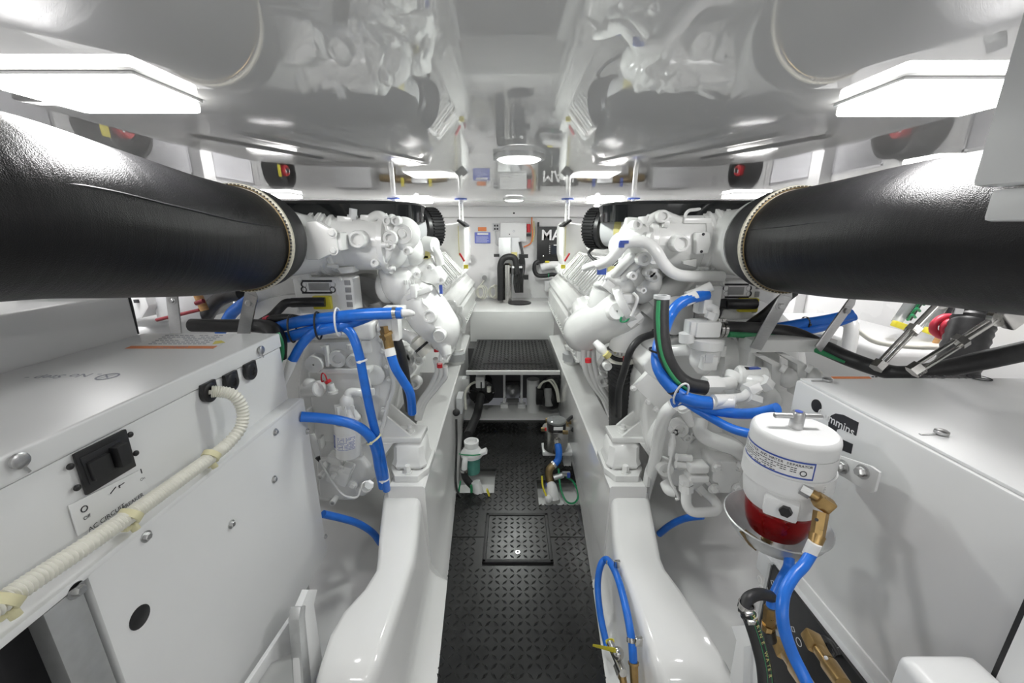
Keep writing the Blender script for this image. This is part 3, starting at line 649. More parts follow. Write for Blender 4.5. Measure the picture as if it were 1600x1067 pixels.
for px in (500, 512): part('vee_clamp', W, ep, lambda b: b.ring((PY(px, 380, 1.555).x, 1.555, 1.497), XA, .118, .10, .012, 36))
part('clamp_screw', W, ep, lambda b: b.cyl(PY(512, 415, 1.47), PY(528, 417, 1.47), .008))
part('mount_tab', W, ep, lambda b: b.prism([PY(*p, 1.50) for p in ((526, 337), (548, 339), (551, 346), (538, 348), (527, 350))], (0, .04, 0), .003))
part('tank_tab', W, ep, lambda b: b.prism([PY(*p, 1.48) for p in ((526, 418), (552, 416), (552, 426), (532, 428))], (0, .06, 0), .003))
part('stay_bolt', 'panel_grey', ep, lambda b: b.cyl(PY(551, 345, 1.52), PY(552, 326, 1.52), .014).cyl(PY(551, 343, 1.52), PY(551, 336, 1.52), .019, n=6))
th = part('turbine_housing', W, E, lambda b: b.lathe((pe.x-.012, 1.555, 1.497), XA, [(0, .09), (.008, .112), (.026, .112), (.032, .094), (.05, .090), (.07, .075), (.09, .05)], 40), 'white turbocharger housing')
for a in range(6):
    q = V(pe.x+.015, 1.555-.101*math.cos(a*1.047), 1.497+.101*math.sin(a*1.047))
    part('flange_bolt', W, th, lambda b: b.lathe(q-XA*.02, XA, [(0, .011), (.035, .011), (.035, .008), (.045, .008)], 12))
c = V(-.392, 1.465, 1.535)
cv = part('compressor_cover', W, E, lambda b: b.lathe(c+YA*.03, -YA, [(0, .06), (.012, .05), (.018, .034), (.024, .034), (.024, .02), (.02, .018), (.02, .012), (.028, .012)], 40))
part('volute', W, E, lambda b: b.ball(PY(626, 385, 1.60), (.07, .08, .085)).ball(PY(645, 392, 1.62), (.06, .08, .06)).ball(PY(616, 365, 1.58), (.035, .07, .08)))
for q in ((611, 372, 14), (610, 383, 10), (606, 345, 8), (588, 410, 8), (620, 345, 9), (637, 392, 8)):
    part('stud', W, th, lambda b: boss(b, PY(q[0], q[1], 1.47), -YA, q[2]/FPX*1.45*.8, .02, .5))
part('cover_arch', W, E, lambda b: b.tube([PY(575, 344, 1.52), PY(590, 336, 1.5), PY(602, 343, 1.49), PY(609, 360, 1.48), PY(610, 385, 1.48), PY(600, 405, 1.48), PY(584, 414, 1.5)], .016, 10))
part('arch_pad', W, E, lambda b: b.box(PY(578, 340, 1.52), (.06, .04, .02), None, .006))
part('neck', W, E, lambda b: b.cyl(PY(666, 383, 1.62), PY(680, 383, 1.60), .036, .03, 20).tube([PY(676, 384, 1.60), PY(683, 396, 1.61), PY(688, 412, 1.63)], .018, 12))
part('gasket_tab', 'gasket_yellow', E, lambda b: b.box(PY(660, 396, 1.6), (.06, .02, .035)).box(PY(652, 402, 1.6), (.09, .02, .012)))
# compressor outlet, charge pipe and pump castings below the turbo
part('outlet_casting', W, E, lambda b: b.ball(PY(628, 440, 1.64), (.085, .09, .10)).ball(PY(612, 425, 1.62), (.05, .06, .06)).ball(PY(645, 425, 1.66), (.07, .08, .09)).ball(PY(604, 448, 1.66), (.045, .06, .07)))
part('outlet_block', W, E, lambda b: b.prism([PY(*p, 1.60) for p in ((634, 408), (672, 400), (678, 415), (692, 432), (695, 440), (680, 446), (664, 442), (640, 432))], (0, .12, 0), .012, 3))
for q in ((653, 429), (661, 452), (612, 421), (671, 418), (690, 438), (646, 446)): part('bolt', W, E, lambda b: boss(b, PY(q[0], q[1], 1.585), -YA, .014, .016, .45))
bk = part('cast_lettering', 'engine_shade', E, lambda b: [b.box(PY(632+3.6*k, 441, 1.555), (.003, .004, .018)) for k in range(5)])
cp = part('charge_pipe', W, E, lambda b: b.tube([PY(640, 448, 1.64), PY(655, 468, 1.63), PY(672, 492, 1.62), PY(688, 514, 1.62), PY(694, 535, 1.64)], [.06, .088, .092, .085, .06], 24), 'white charge-air elbow')
part('port_boss', W, cp, lambda b: boss(b, PY(673, 494, 1.535), V(-.1, -1, .15), .026, .022, .62))
part('pipe_rib', W, cp, lambda b: b.tube([PY(659, 466, 1.55), PY(662, 474, 1.54), PY(669, 480, 1.535), PY(671, 488, 1.535)], .004, 8).tube([PY(676, 503, 1.535), PY(681, 512, 1.535)], .004, 8))
part('lower_wing', W, cp, lambda b: b.prism([PY(*p, 1.56) for p in ((658, 506), (686, 512), (690, 516), (676, 522), (657, 519))], (0, .07, 0), .006)); part('wing_block', W, cp, lambda b: b.box(PY(685.5, 515, 1.54), (.024, .03, .026), None, .004))
part('flange_clamp', W, E, lambda b: b.box(PY(655, 457, 1.57), (.11, .05, .022), (V(.93, 0, .36), YA, V(-.36, 0, .93)), .006).box(PY(648, 454, 1.55), (.022, .06, .05), None, .005))
part('blue_mark', 'blue_paint', E, lambda b: b.box(PY(689, 452, 1.60), (.012, .01, .035)), 'blue paint mark')
T(E, 'lower_neck', W, [(676, 518, 1.62), (690, 530, 1.60), (694, 542, 1.58), (698, 555, 1.57)], [.07, .055, .03, .022])
part('neck_boss', W, E, lambda b: boss(b, PY(687, 524, 1.53), -YA, .026, .02, .7))
T(E, 'side_lever', W, [(628, 456, 1.58), (640, 466, 1.56), (648, 482, 1.55), (644, 498, 1.55)], .006, 8)
part('bracket_fork', W, E, lambda b: b.prism([PY(*p, 1.60) for p in ((622, 460), (642, 458), (654, 470), (652, 490), (645, 490), (640, 470))], (0, .02, 0), .004))
cpz = part('coolant_pipe', W, E, lambda b: b.cyl(PY(716, 478, 2.6), PY(714, 548, 2.6), .028).cyl(PY(716, 516, 2.6), PY(716, 511, 2.6), .038).cyl(PY(714, 548, 2.6), PY(714, 545, 2.6), .045).ball(PY(707, 528, 2.55), .035).ball(PY(705, 480, 2.6), .05).ball(PY(702, 497, 2.6), .045))
T(E, 'pipe_side', W, [(716, 488, 2.58), (725, 500, 2.6), (724, 520, 2.6)], .014)
part('bed_pad', 'panel_grey', E, lambda b: b.cyl(PY(712, 562, 3.1), PY(712, 551, 3.1), .078, n=8))
part('bed_pad_foot', W, E, lambda b: b.cyl(V(PY(712, 563, 3.1).x, 3.1, .50), V(PY(712, 563, 3.1).x, 3.1, .535), .07))
# small pipes between gearbox and block
T(E, 'breather_pipe', W, [(624, 520, 1.62), (640, 526, 1.6), (650, 533, 1.58)], [.024, .024, .026])
part('solenoid', 'cream', E, lambda b: b.cyl(PY(650, 532, 1.575), PY(668, 552, 1.57), .034, .03)); part('solenoid_tie', 'black_plastic', E, lambda b: b.ring(PY(660, 541, 1.572), PY(668, 552, 1.57)-PY(650, 532, 1.575), .036, .03, .01))
part('red_cap', 'red_plastic', E, lambda b: b.cyl(PY(683, 549, 1.6), PY(682, 541, 1.6), .013)); part('red_cap', 'red_plastic', E, lambda b: b.cyl(PY(687, 574, 1.6), PY(687, 568, 1.6), .012))
for k, dx in enumerate((0, 11, 22)):
    T(E, 'coolant_hose', 'engine_white', [(680+dx*.7, 560+k*6, 1.62), (683+dx*.6, 580+k*4, 1.64), (672+dx*.5, 605, 1.68), (655+dx*.4, 630, 1.72), (651+dx*.2, 655, 1.74)], .011, 10)
T(E, 'sensor_lead', W, [(690, 548, 1.57), (688, 562, 1.56), (692, 560, 1.57), (698, 560, 1.57)], .008, 8)
for k in range(9):
    px, py = 632+random.random()*28, 545+random.random()*55
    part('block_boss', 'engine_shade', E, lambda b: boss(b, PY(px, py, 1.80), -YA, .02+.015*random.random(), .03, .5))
# ---- gearbox
gb = part('gearbox', W, E, lambda b: b.prism([PY(*p, 1.55) for p in ((462, 600), (470, 545), (500, 520), (590, 515), (600, 545), (596, 600), (592, 660), (588, 720), (578, 745), (556, 785), (470, 785))], (0, .30, 0), .03, 3), 'white gearbox casing')
part('upper_housing', W, gb, lambda b: b.prism([PY(*p, 1.50) for p in ((480, 535), (560, 533), (562, 576), (484, 577))], (0, .06, 0), .008))
for q, r in (((497, 565), .036), ((530, 559), .036), ((554, 563), .028)): part('round_boss', W, gb, lambda b: boss(b, PY(*q, 1.50), -YA, r, .022 if q[0] > 500 else .04, .45 if q[0] > 500 else .1))
part('housing_web', W, gb, lambda b: b.box(PY(513, 555, 1.49), (.014, .04, .085), None, .004).box(PY(540, 577, 1.495), (.21, .05, .02), None, .006))
part('shoulder', W, gb, lambda b: b.prism([PY(*p, 1.50) for p in ((478, 580), (560, 577), (575, 600), (580, 690), (560, 700), (490, 690))], (0, .1, 0), .02, 3))
part('side_housing', W, gb, lambda b: b.prism([PY(*p, 1.56) for p in ((572, 528), (594, 515), (604, 560), (614, 600), (606, 625), (592, 680), (586, 690), (578, 640))], (0, .22, 0), .015, 3))
part('top_block', W, gb, lambda b: b.box(PY(573, 514, 1.56), (.075, .09, .07), None, .014, 3).box(PY(573, 538, 1.57), (.06, .08, .06), None, .01).cyl(PY(566, 506, 1.54), PY(566, 500, 1.54), .022).box(PY(585, 532, 1.6), (.07, .06, .10), None, .01))
part('side_cap', W, gb, lambda b: b.cyl(PY(478, 608, 1.47), PY(500, 607, 1.44), .032, .032, 24, .004).ball(PY(484, 600, 1.46), .026).cyl(PY(494, 607, 1.440), PY(497, 607, 1.43), .022))
part('cap_stem', W, gb, lambda b: b.cyl(PY(520, 611, 1.45), PY(516, 600, 1.45), .013).ring(PY(520, 612, 1.45), ZA, .02, .012, .01))
rc = part('red_plug', 'red_plastic', gb, lambda b: b.cyl(PY(514, 598, 1.44), PY(511, 594, 1.44), .012), 'red plug with strap'); 
T(rc, 'plug_strap', 'red_plastic', [(511, 594, 1.44), (508, 586, 1.44), (504, 583, 1.44), (502, 588, 1.44), (503, 596, 1.44), (506, 595, 1.44)], .0025, 8)
of = part('oil_filter', W, gb, lambda b: b.lathe(PY(544, 712, 1.42), PY(542, 634, 1.42)-PY(544, 712, 1.42), [(0, .035), (.006, .046), (.012, .049), (.15, .050), (.158, .050)], 36), 'white spin-on oil filter')
fa = (PY(542, 634, 1.42)-PY(544, 712, 1.42)).normalized(); ft = PY(544, 712, 1.42)+fa*.158
part('filter_collar', 'stainless', of, lambda b: b.ring(ft+fa*.006, fa, .055, .045, .012, 36)); part('filter_head', W, of, lambda b: b.lathe(ft+fa*.008, fa, [(0, .050), (.006, .05), (.03, .034), (.045, .022), (.05, .022), (.06, .026), (.085, .024), (.10, .012)], 30))
part('head_ribs', W, of, lambda b: [b.box(ft+fa*.04+V(.025*math.cos(a), .025*math.sin(a), 0), (.035, .005, .06), (V(math.cos(a), math.sin(a), 0), V(-math.sin(a), math.cos(a), 0), ZA)) for a in (3.4, 4.2, 5.0, 5.8)])
part('head_pipe', W, of, lambda b: b.tube([ft+fa*.09, ft+fa*.115+V(.01, .01, 0), ft+fa*.10+V(.05, .03, 0), ft+fa*.06+V(.065, .04, 0)], .016, 12))
# printed filter label wrapped round the can
lb = MB(); fx_, fy_, fz_ = frame(fa, (0, -1, 0))
def onc(base, ang, t, r): return base+fa*t+(V(math.sin(ang), -math.cos(ang), 0))*r
B0 = PY(544, 712, 1.42)
for i in range(10):
    a0 = -1.0+i*.2; lb.poly([onc(B0, a0, .05, .0504), onc(B0, a0+.2, .05, .0504), onc(B0, a0+.2, .115, .0504), onc(B0, a0, .115, .0504)], [(0, 1, 2, 3)])
lb.build('label_sheet', 'sticker', of, closed=False)
lt = MB()
for k in range(9):
    t = .053+.0062*k
    for i in range(14):
        if random.random() < .2: continue
        a0 = -.45+i*.1; lt.poly([onc(B0, a0, t, .0508), onc(B0, a0+.075, t, .0508), onc(B0, a0+.075, t+.0025, .0508), onc(B0, a0, t+.0025, .0508)], [(0, 1, 2, 3)])
lt.build('label_text', 'print_blue', of, closed=False)
lm = MB()
for i in range(4):
    lm.poly([onc(B0, -1.0+.08*i, .06, .0510), onc(B0, -.95+.08*i, .06, .0510), onc(B0, -.95+.08*i, .108, .0510), onc(B0, -1.0+.08*i, .108, .0510)], [(0, 1, 2, 3)])
for t in (.056, .104): lm.poly([onc(B0, -1.0, t, .0511), onc(B0, -.7, t, .0511), onc(B0, -.7, t+.008, .0511), onc(B0, -1.0, t+.008, .0511)], [(0, 1, 2, 3)])
lm.build('label_mark', 'blue_paint', of, closed=False)
vb = part('valve_block', W, gb, lambda b: b.box(PY(533, 738, 1.44), (.085, .07, .075), (V(.93, 0, -.36), YA, V(.36, 0, .93)), .008).box(PY(545, 731, 1.41), (.03, .04, .03), (V(.93, 0, -.36), YA, V(.36, 0, .93)), .003).box(PY(527, 716, 1.45), (.07, .05, .03), (V(.93, 0, -.36), YA, V(.36, 0, .93)), .004))
bolts(vb, [PY(534, 733, 1.40), PY(522, 742, 1.40), PY(552, 757, 1.41)], -YA, .012, .015)
part('drain_plug', W, gb, lambda b: b.cyl(PY(566, 764, 1.48), PY(573, 760, 1.44), .028, .024).cyl(PY(573, 760, 1.44), PY(577, 757, 1.42), .02, n=6)); 
part('oil_pan', W, gb, lambda b: b.prism([PY(*p, 1.52) for p in ((492, 720), (565, 715), (588, 745), (560, 775), (530, 783), (498, 778))], (0, .2, 0), .015, 3))
for q in ((508, 727), (503, 742), (522, 782)): part('pan_boss', W, gb, lambda b: boss(b, PY(*q, 1.50), -YA, .013, .02, .4))
T(gb, 'speed_sensor', W, [(488, 678, 1.44), (492, 695, 1.43), (497, 712, 1.42)], [.010, .014, .011]); T(gb, 'sensor_cable', W, [(499, 718, 1.42), (510, 738, 1.40), (523, 758, 1.40), (535, 772, 1.40), (548, 777, 1.40), (558, 776, 1.41), (562, 768, 1.42), (564, 760, 1.44)], .0045, 8); T(gb, 'sensor_boot', 'black_plastic', [(496, 714, 1.42), (500, 721, 1.42)], [.010, .005], 8)
part('flange_rib', W, gb, lambda b: b.tube([PY(596, 516, 1.555), PY(606, 560, 1.555), PY(615, 602, 1.555), PY(607, 630, 1.555), PY(594, 680, 1.555)], .009, 10))
for q in ((600, 530), (604, 548), (609, 572), (613, 592), (604, 640), (599, 660)): part('flange_bolt', W, gb, lambda b: b.bolt(PY(q[0]-5, q[1], 1.553), -YA, .009, .010))
part('clutch_cover', W, gb, lambda b: b.lathe(PY(585, 585, 1.555), -YA, [(0, .045), (.012, .045), (.018, .036), (.018, .02)], 30)); part('lifting_eye', W, gb, lambda b: b.ring(PY(594, 512, 1.57), XA, .022, .011, .012, 20))
part('web', W, gb, lambda b: b.box(PY(486, 655, 1.49), (.012, .04, .10), None, .004).box(PY(503, 690, 1.485), (.012, .04, .05), None, .004)); part('hose_bracket', W, gb, lambda b: b.box(PY(576, 612, 1.50), (.05, .012, .03), None, .004))
part('top_rail', W, gb, lambda b: b.tube([PY(482, 528, 1.50), PY(515, 524, 1.50), PY(556, 522, 1.50)], .012, 10)); part('breather', W, gb, lambda b: b.cyl(PY(548, 545, 1.49), PY(548, 538, 1.49), .016).cyl(PY(505, 545, 1.49), PY(505, 541, 1.49), .012))
# ---- mount brackets and feet
def mount(E, s, label):
    L = s < 0
    m = (lambda x: x) if L else (lambda x: 1608-x)
    zt = .5; c = PZ(m(641), 733, zt)     # centre of the foot on the stringer
    cx, cy = c.x, 1.80; cy = 1.605; cx = s*(.455 if L else .495)
    ft_ = part('mount_foot', W, E, lambda b: b.prism([(cx-.085, cy+.10, zt), (cx-.085, cy-.05, zt), (cx-.05, cy-.115, zt), (cx+.05, cy-.115, zt), (cx+.085, cy-.05, zt), (cx+.085, cy+.10, zt)], (0, 0, .03), .004))
    part('foot_bolt', W, ft_, lambda b: b.lathe((cx+.0, cy-.085, zt+.03), ZA, [(0, .022), (.003, .022), (.003, .015), (.03, .015), (.034, .012)], 6)); part('foot_dowel', W, ft_, lambda b: b.cyl((cx-.045, cy-.06, zt+.03), (cx-.045, cy-.06, zt+.04), .008))
    rb_ = part('mount_rubber', 'cast_grey', E, lambda b: b.bx(cx-.062, cx+.062, cy-.062, cy+.07, zt+.03, zt+.04, .004))
    part('mount_cap', W, E, lambda b: loft(b, [[(cx+sx*hx, cy+sy*hy+.005, z) for sx, sy in ((-1, -.7), (-.7, -1), (.7, -1), (1, -.7), (1, .7), (.7, 1), (-.7, 1), (-1, .7))] for hx, hy, z in ((.074, .076, zt+.038), (.078, .080, zt+.05), (.07, .072, zt+.07), (.066, .068, zt+.135), (.055, .056, zt+.15), (.045, .045, zt+.155))]), 'white engine mount housing')
    bt = part('mount_bracket', W, E, lambda b: b.prism([(cx-.055, cy-.06, zt+.155), (cx+.055, cy-.06, zt+.155), (cx+.06, cy+.06, zt+.155), (cx+s*.16, cy+.10, zt+.155), (cx+s*.18, cy-.02, zt+.155), (cx+s*.05, cy-.06, zt+.155)] if 0 else
              [(cx-s*.06, cy-.055, zt+.155), (cx-s*.065, cy+.06, zt+.155), (cx+s*.20, cy+.09, zt+.155), (cx+s*.20, cy-.06, zt+.155)], (0, 0, .025), .005))
    part('stud_nut', W, bt, lambda b: b.lathe((cx, cy, zt+.18), ZA, [(0, .024), (.004, .024), (.004, .018), (.02, .018), (.02, .010), (.034, .010)], 12))
    for dy in (-.045, .055):
        part('gusset', W, bt, lambda b: b.prism([(cx-s*.015, cy+dy, zt+.18), (cx+s*.20, cy+dy, zt+.18), (cx+s*.20, cy+dy, zt+.36), (cx+s*.17, cy+dy, zt+.36)], (0, .014, 0), .003))
    part('bracket_web', W, bt, lambda b: b.prism([(cx+s*.06, cy-.06, zt+.157), (cx+s*.22, cy-.06, zt+.157), (cx+s*.22, cy-.06, zt-.02), (cx+s*.16, cy-.06, zt+.02)], (0, .012, 0), .003))
    part('bracket_plate', W, bt, lambda b: b.box((cx+s*.205, cy+.015, zt+.24), (.018, .18, .30), None, .004))
    for z in (.16, .24, .34): part('bolt', W, bt, lambda b: b.bolt((cx+s*.194, cy+.02, zt+z), (-s, 0, 0), .012, .012))
    part('stop_plate', W, bt, lambda b: b.tube([V(cx+s*.115, cy-.10, zt+.10), V(cx+s*.09, cy-.115, zt+.06), V(cx+s*.085, cy-.12, zt-.01)], .016, 8))
mount(EL, -1, ''); mount(ER, 1, '')
# =========================================================== RIGHT ENGINE, aft end
E = ER
part('exhaust_elbow', W, E, lambda b: b.tube([V(.835, 1.30, 1.515), V(.83, 1.42, 1.508), V(.80, 1.51, 1.503), V(.76, 1.545, 1.502), V(.70, 1.555, 1.502)], [.124, .120, .115, .112, .110], 28))
ep = part('exhaust_pipe', W, E, lambda b: b.lathe((.775, 1.555, 1.502), -XA, [(0, .114), (.012, .122), (.03, .124), (.036, .112), (.05, .112), (.056, .118), (.066, .118), (.072, .104), (.12, .102), (.25, .098), (.28, .092), (.32, .08), (.36, .06)], 40), 'white exhaust pipe')
part('sensor_boss', W, ep, lambda b: boss(b, PY(1060, 380, 1.44), -YA, .030, .03, .62)); part('pipe_seam', W, ep, lambda b: b.bx(.50, .70, 1.453, 1.46, 1.496, 1.500))
tp = part('mount_tab', W, ep, lambda b: b.prism([PY(*p, 1.425) for p in ((1088, 363), (1110, 362), (1112, 380), (1107, 397), (1088, 398))], (0, .03, 0), .008, 3))
for q in ((1099, 366), (1096, 393)): part('tab_hole', 'print_dark', tp, lambda b: b.cyl(PY(*q, 1.423), PY(*q, 1.427), .005, n=10))
part('bottom_tab', W, ep, lambda b: b.prism([PY(*p, 1.46) for p in ((1067, 408), (1089, 404), (1088, 418), (1068, 413))], (0, .05, 0), .003)); part('clamp_screw', W, ep, lambda b: b.cyl(PY(1090, 420, 1.47), PY(1106, 420, 1.47), .008).ball(PY(1096, 422, 1.47), .010))
for px in (1106, 1122): part('vee_clamp', W, ep, lambda b: b.ring((PY(px, 380, 1.555).x, 1.555, 1.502), XA, .126, .10, .013, 36))
part('neck_lip', 'engine_shade', ep, lambda b: b.ring((.83, 1.36, 1.515), YA, .134, .12, .02, 36))
th = part('turbine_housing', W, E, lambda b: b.lathe((.53, 1.555, 1.502), -XA, [(0, .09), (.01, .104), (.03, .104), (.04, .092), (.08, .085), (.10, .07), (.12, .05)], 40), 'white turbocharger housing')
part('arch_flange', W, E, lambda b: b.tube([PY(1008, 350, 1.5), PY(1020, 341, 1.49), PY(1034, 336, 1.49), PY(1048, 341, 1.49), PY(1062, 346, 1.5)], .018, 10)); part('arch_boss', W, E, lambda b: boss(b, PY(1034, 338, 1.47), -YA, .022, .02, .55))
part('flange_lug', W, E, lambda b: b.cyl(PY(1036, 347, 1.47), PY(1044, 348, 1.47), .018)); part('flange_lug', W, E, lambda b: b.cyl(PY(1012, 372, 1.45), PY(1019, 372, 1.44), .02)); part('flange_lug', W, E, lambda b: b.cyl(PY(1006, 350, 1.5), PY(1006, 338, 1.5), .02))
part('top_plate', W, E, lambda b: b.box(PY(1085, 345, 1.5), (.10, .06, .02), None, .006))
part('top_wire', 'engine_white', E, lambda b: b.tube([PY(1072, 346, 1.50), PY(1071, 336, 1.5), PY(1077, 329, 1.5), PY(1090, 327, 1.52), PY(1110, 322, 1.55)], .006, 8)); part('top_fitting', W, E, lambda b: b.cyl(PY(1073, 347, 1.5), PY(1073, 341, 1.5), .012).cyl(PY(1085, 345, 1.55), PY(1085, 330, 1.55), .012))
part('volute', W, E, lambda b: b.ball(PY(990, 382, 1.60), (.07, .08, .08)).ball(PY(975, 385, 1.60), (.06, .08, .06)).box(PY(990, 350, 1.58), (.08, .08, .05), None, .012))
for q in ((993, 351, .018), (1011, 371, .02), (977, 381, .014), (997, 382, .010), (1004, 404, .026)): part('stud', W, th, lambda b: boss(b, PY(q[0], q[1], 1.47), -YA, q[2], .025, .45))
cp = part('crossover_pipe', W, E, lambda b: b.tube([PY(935, 414, 1.50), PY(952, 407, 1.46), PY(966, 392, 1.44), PY(976, 381, 1.43), PY(995, 377, 1.42), PY(1014, 381, 1.41), PY(1026, 394, 1.40), PY(1037, 412, 1.40), PY(1050, 425, 1.40), PY(1068, 431, 1.40), PY(1100, 432, 1.42), PY(1128, 432, 1.44)], .020, 14), 'white crossover pipe')
part('pipe_branch', W, cp, lambda b: b.tube([PY(914, 419, 1.62), PY(930, 413, 1.55), PY(950, 408, 1.46)], .015, 10)); part('blue_mark', 'blue_paint', cp, lambda b: b.box(PY(975, 378, 1.405), (.03, .01, .01)).box(PY(971, 382, 1.41), (.018, .008, .02)))
part('blue_mark', 'blue_paint', E, lambda b: b.box(PY(940, 423, 1.60), (.035, .01, .03)), 'blue paint mark'); part('yellow_mark', 'gasket_yellow', E, lambda b: b.box(PY(977, 400, 1.58), (.03, .01, .04)).box(PY(955, 420, 1.60), (.03, .01, .02)))
part('black_leads', 'black_plastic', E, lambda b: [b.tube([PY(956+4*k, 414+1.5*k, 1.56), PY(974+3*k, 400+k, 1.56)], .003, 6) for k in range(4)])
part('casting_cluster', W, E, lambda b: b.ball(PY(986, 425, 1.60), (.07, .08, .08)).ball(PY(1002, 440, 1.62), (.08, .09, .09)).ball(PY(970, 440, 1.60), (.07, .08, .06)).ball(PY(1012, 420, 1.58), (.04, .06, .05)).box(PY(985, 405, 1.58), (.10, .08, .07), (V(.8, 0, .6), YA, V(-.6, 0, .8)), .02, 3))
part('cluster_pipe', W, E, lambda b: b.tube([PY(960, 430, 1.56), PY(978, 410, 1.50), PY(992, 398, 1.50)], .02, 12).tube([PY(972, 438, 1.54), PY(990, 418, 1.5), PY(1004, 402, 1.5)], .016, 12))
for q in ((1018, 403, .022), (1013, 425, .018), (986, 430, .016), (1019, 432, .02), (1002, 452, .012)): part('bolt', W, E, lambda b: boss(b, PY(q[0], q[1], 1.50), -YA, q[2], .03, .4))
part('rear_flange', W, E, lambda b: b.lathe(PY(1006, 440, 1.70), V(.4, -.9, 0), [(0, .12), (.03, .12), (.05, .1)], 30))
ce = part('charge_elbow', W, E, lambda b: b.tube([PY(908, 524, 1.86), PY(915, 516, 1.80), PY(940, 502, 1.70), PY(965, 488, 1.62), PY(985, 476, 1.58)], [.085, .10, .098, .095, .085], 28), 'white charge-air elbow')
part('elbow_spigot', W, ce, lambda b: b.tube([PY(945, 490, 1.68), PY(946, 468, 1.66), PY(950, 448, 1.64)], [.075, .07, .06], 24)); part('elbow_seam', W, ce, lambda b: b.tube([PY(928, 512, 1.63), PY(945, 502, 1.58), PY(958, 494, 1.54)], .005, 8))
part('port_boss', W, ce, lambda b: boss(b, PY(962, 487, 1.53), V(.0, -1, .3), .034, .02, .1)); part('elbow_branch', W, ce, lambda b: b.tube([PY(912, 480, 1.90), PY(920, 492, 1.82), PY(930, 505, 1.75)], [.06, .075, .08], 20))
part('tie_bar', W, ce, lambda b: b.box(PY(962, 455, 1.55), (.12, .03, .035), (V(.8, 0, -.6), YA, V(.6, 0, .8)), .006).box(PY(980, 466, 1.52), (.05, .04, .035), None, .006)); part('elbow_mouth', W, ce, lambda b: b.ring(PY(978, 470, 1.57), V(.7, -.3, .45), .092, .07, .03, 32))
part('lead', W, E, lambda b: b.tube([PY(990, 458, 1.50), PY(996, 466, 1.48), PY(992, 480, 1.48), PY(986, 494, 1.48)], .006, 8)); part('green_lead', 'green_wire', E, lambda b: b.tube([PY(984, 496, 1.5), PY(978, 502, 1.5), PY(970, 502, 1.5), PY(971, 495, 1.5)], .004, 8))
part('lever_plate', W, E, lambda b: b.box(PY(992, 500, 1.52), (.07, .02, .028), (V(.7, 0, .7), YA, V(-.7, 0, .7)), .008)); 
part('bottom_flange', W, E, lambda b: b.tube([PY(905, 535, 1.8), PY(925, 530, 1.72), PY(950, 520, 1.66), PY(975, 508, 1.6)], .012, 8)); 
cpz = part('coolant_pipe', W, E, lambda b: b.cyl(PY(896, 480, 2.6), PY(894, 545, 2.6), .034).ball(PY(900, 516, 2.5), .045).ball(PY(892, 505, 2.6), .05).cyl(PY(894, 545, 2.6), PY(894, 540, 2.6), .05))
part('bed_pad', 'panel_grey', E, lambda b: b.cyl(PY(894, 562, 3.1), PY(894, 551, 3.1), .078, n=8)); part('bed_pad_foot', W, E, lambda b: b.cyl(V(PY(894, 563, 3.1).x, 3.1, .50), V(PY(894, 563, 3.1).x, 3.1, .535), .07))
part('diagonal_pipe', W, E, lambda b: b.tube([PY(1010, 492, 1.62), PY(1030, 470, 1.62), PY(1055, 446, 1.66), PY(1078, 420, 1.70)], [.05, .052, .055, .055], 20)); part('pipe_collar', W, E, lambda b: b.ring(PY(1022, 478, 1.62), V(.7, .1, .7), .066, .04, .03, 28))
part('intake_elbow', W, E, lambda b: b.tube([PY(1022, 500, 1.66), PY(1008, 503, 1.64), PY(990, 508, 1.62), PY(978, 522, 1.62), PY(972, 545, 1.63)], [.048, .053, .058, .058, .057], 24), 'white pipe elbow'); part('elbow_collar', W, E, lambda b: b.ring(PY(1012, 502, 1.65), V(1, .1, .1), .061, .04, .025, 28))
ch = part('corrugated_hose', 'black_rubber', E, lambda b: b.tube([PY(971, 546, 1.63), PY(970, 570, 1.68), PY(971, 600, 1.75), PY(970, 630, 1.84), PY(969, 665, 1.95)], .058, 20, 9, rib=.05), 'black corrugated hose'); part('band_label', 'cream', ch, lambda b: b.ring(PY(971, 556, 1.65), ZA, .062, .05, .042, 28)); part('hose_clamp', 'stainless', ch, lambda b: b.ring(PY(971, 547, 1.63), ZA, .062, .05, .012, 28))
part('band_mark', 'red_plastic', ch, lambda b: b.box(PY(977, 560, 1.585), (.02, .006, .02)))
for k in range(3): T(E, 'coolant_hose', 'engine_white', [(912+7*k, 545-6*k, 1.75), (914+7*k, 575-4*k, 1.78), (925+6*k, 600, 1.82), (942+4*k, 622, 1.88), (955+2*k, 655, 1.95)], .014, 10)
part('red_cap', 'red_plastic', E, lambda b: b.cyl(PY(922, 546, 1.75), PY(922, 538, 1.75), .014)); part('red_cap', 'red_plastic', E, lambda b: b.cyl(PY(919, 566, 1.7), PY(919, 560, 1.7), .014))
T(E, 'sensor_tube', W, [(930, 534, 1.6), (940, 545, 1.58), (948, 556, 1.57)], [.014, .02, .012]); part('yellow_sleeve', 'gasket_yellow', E, lambda b: b.cyl(PY(946, 552, 1.56), PY(951, 557, 1.56), .016)); part('eye_plate', W, E, lambda b: boss(b, PY(949, 572, 1.56), -YA, .018, .01, .5))
for k in range(8):
    px, py = 935+random.random()*30, 560+random.random()*40
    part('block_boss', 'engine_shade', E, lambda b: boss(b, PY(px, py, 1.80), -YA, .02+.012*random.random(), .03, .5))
gb = part('gearbox', W, E, lambda b: b.prism([PY(*p, 1.50) for p in ((1000, 600), (1018, 540), (1060, 520), (1250, 520), (1260, 700), (1230, 770), (1110, 775), (1040, 760), (1012, 700))], (0, .34, 0), .03, 3), 'white gearbox casing')
part('bell_plate', W, gb, lambda b: b.lathe(PY(1075, 690, 1.46), YA, [(0, .13), (.02, .15), (.10, .155)], 36))
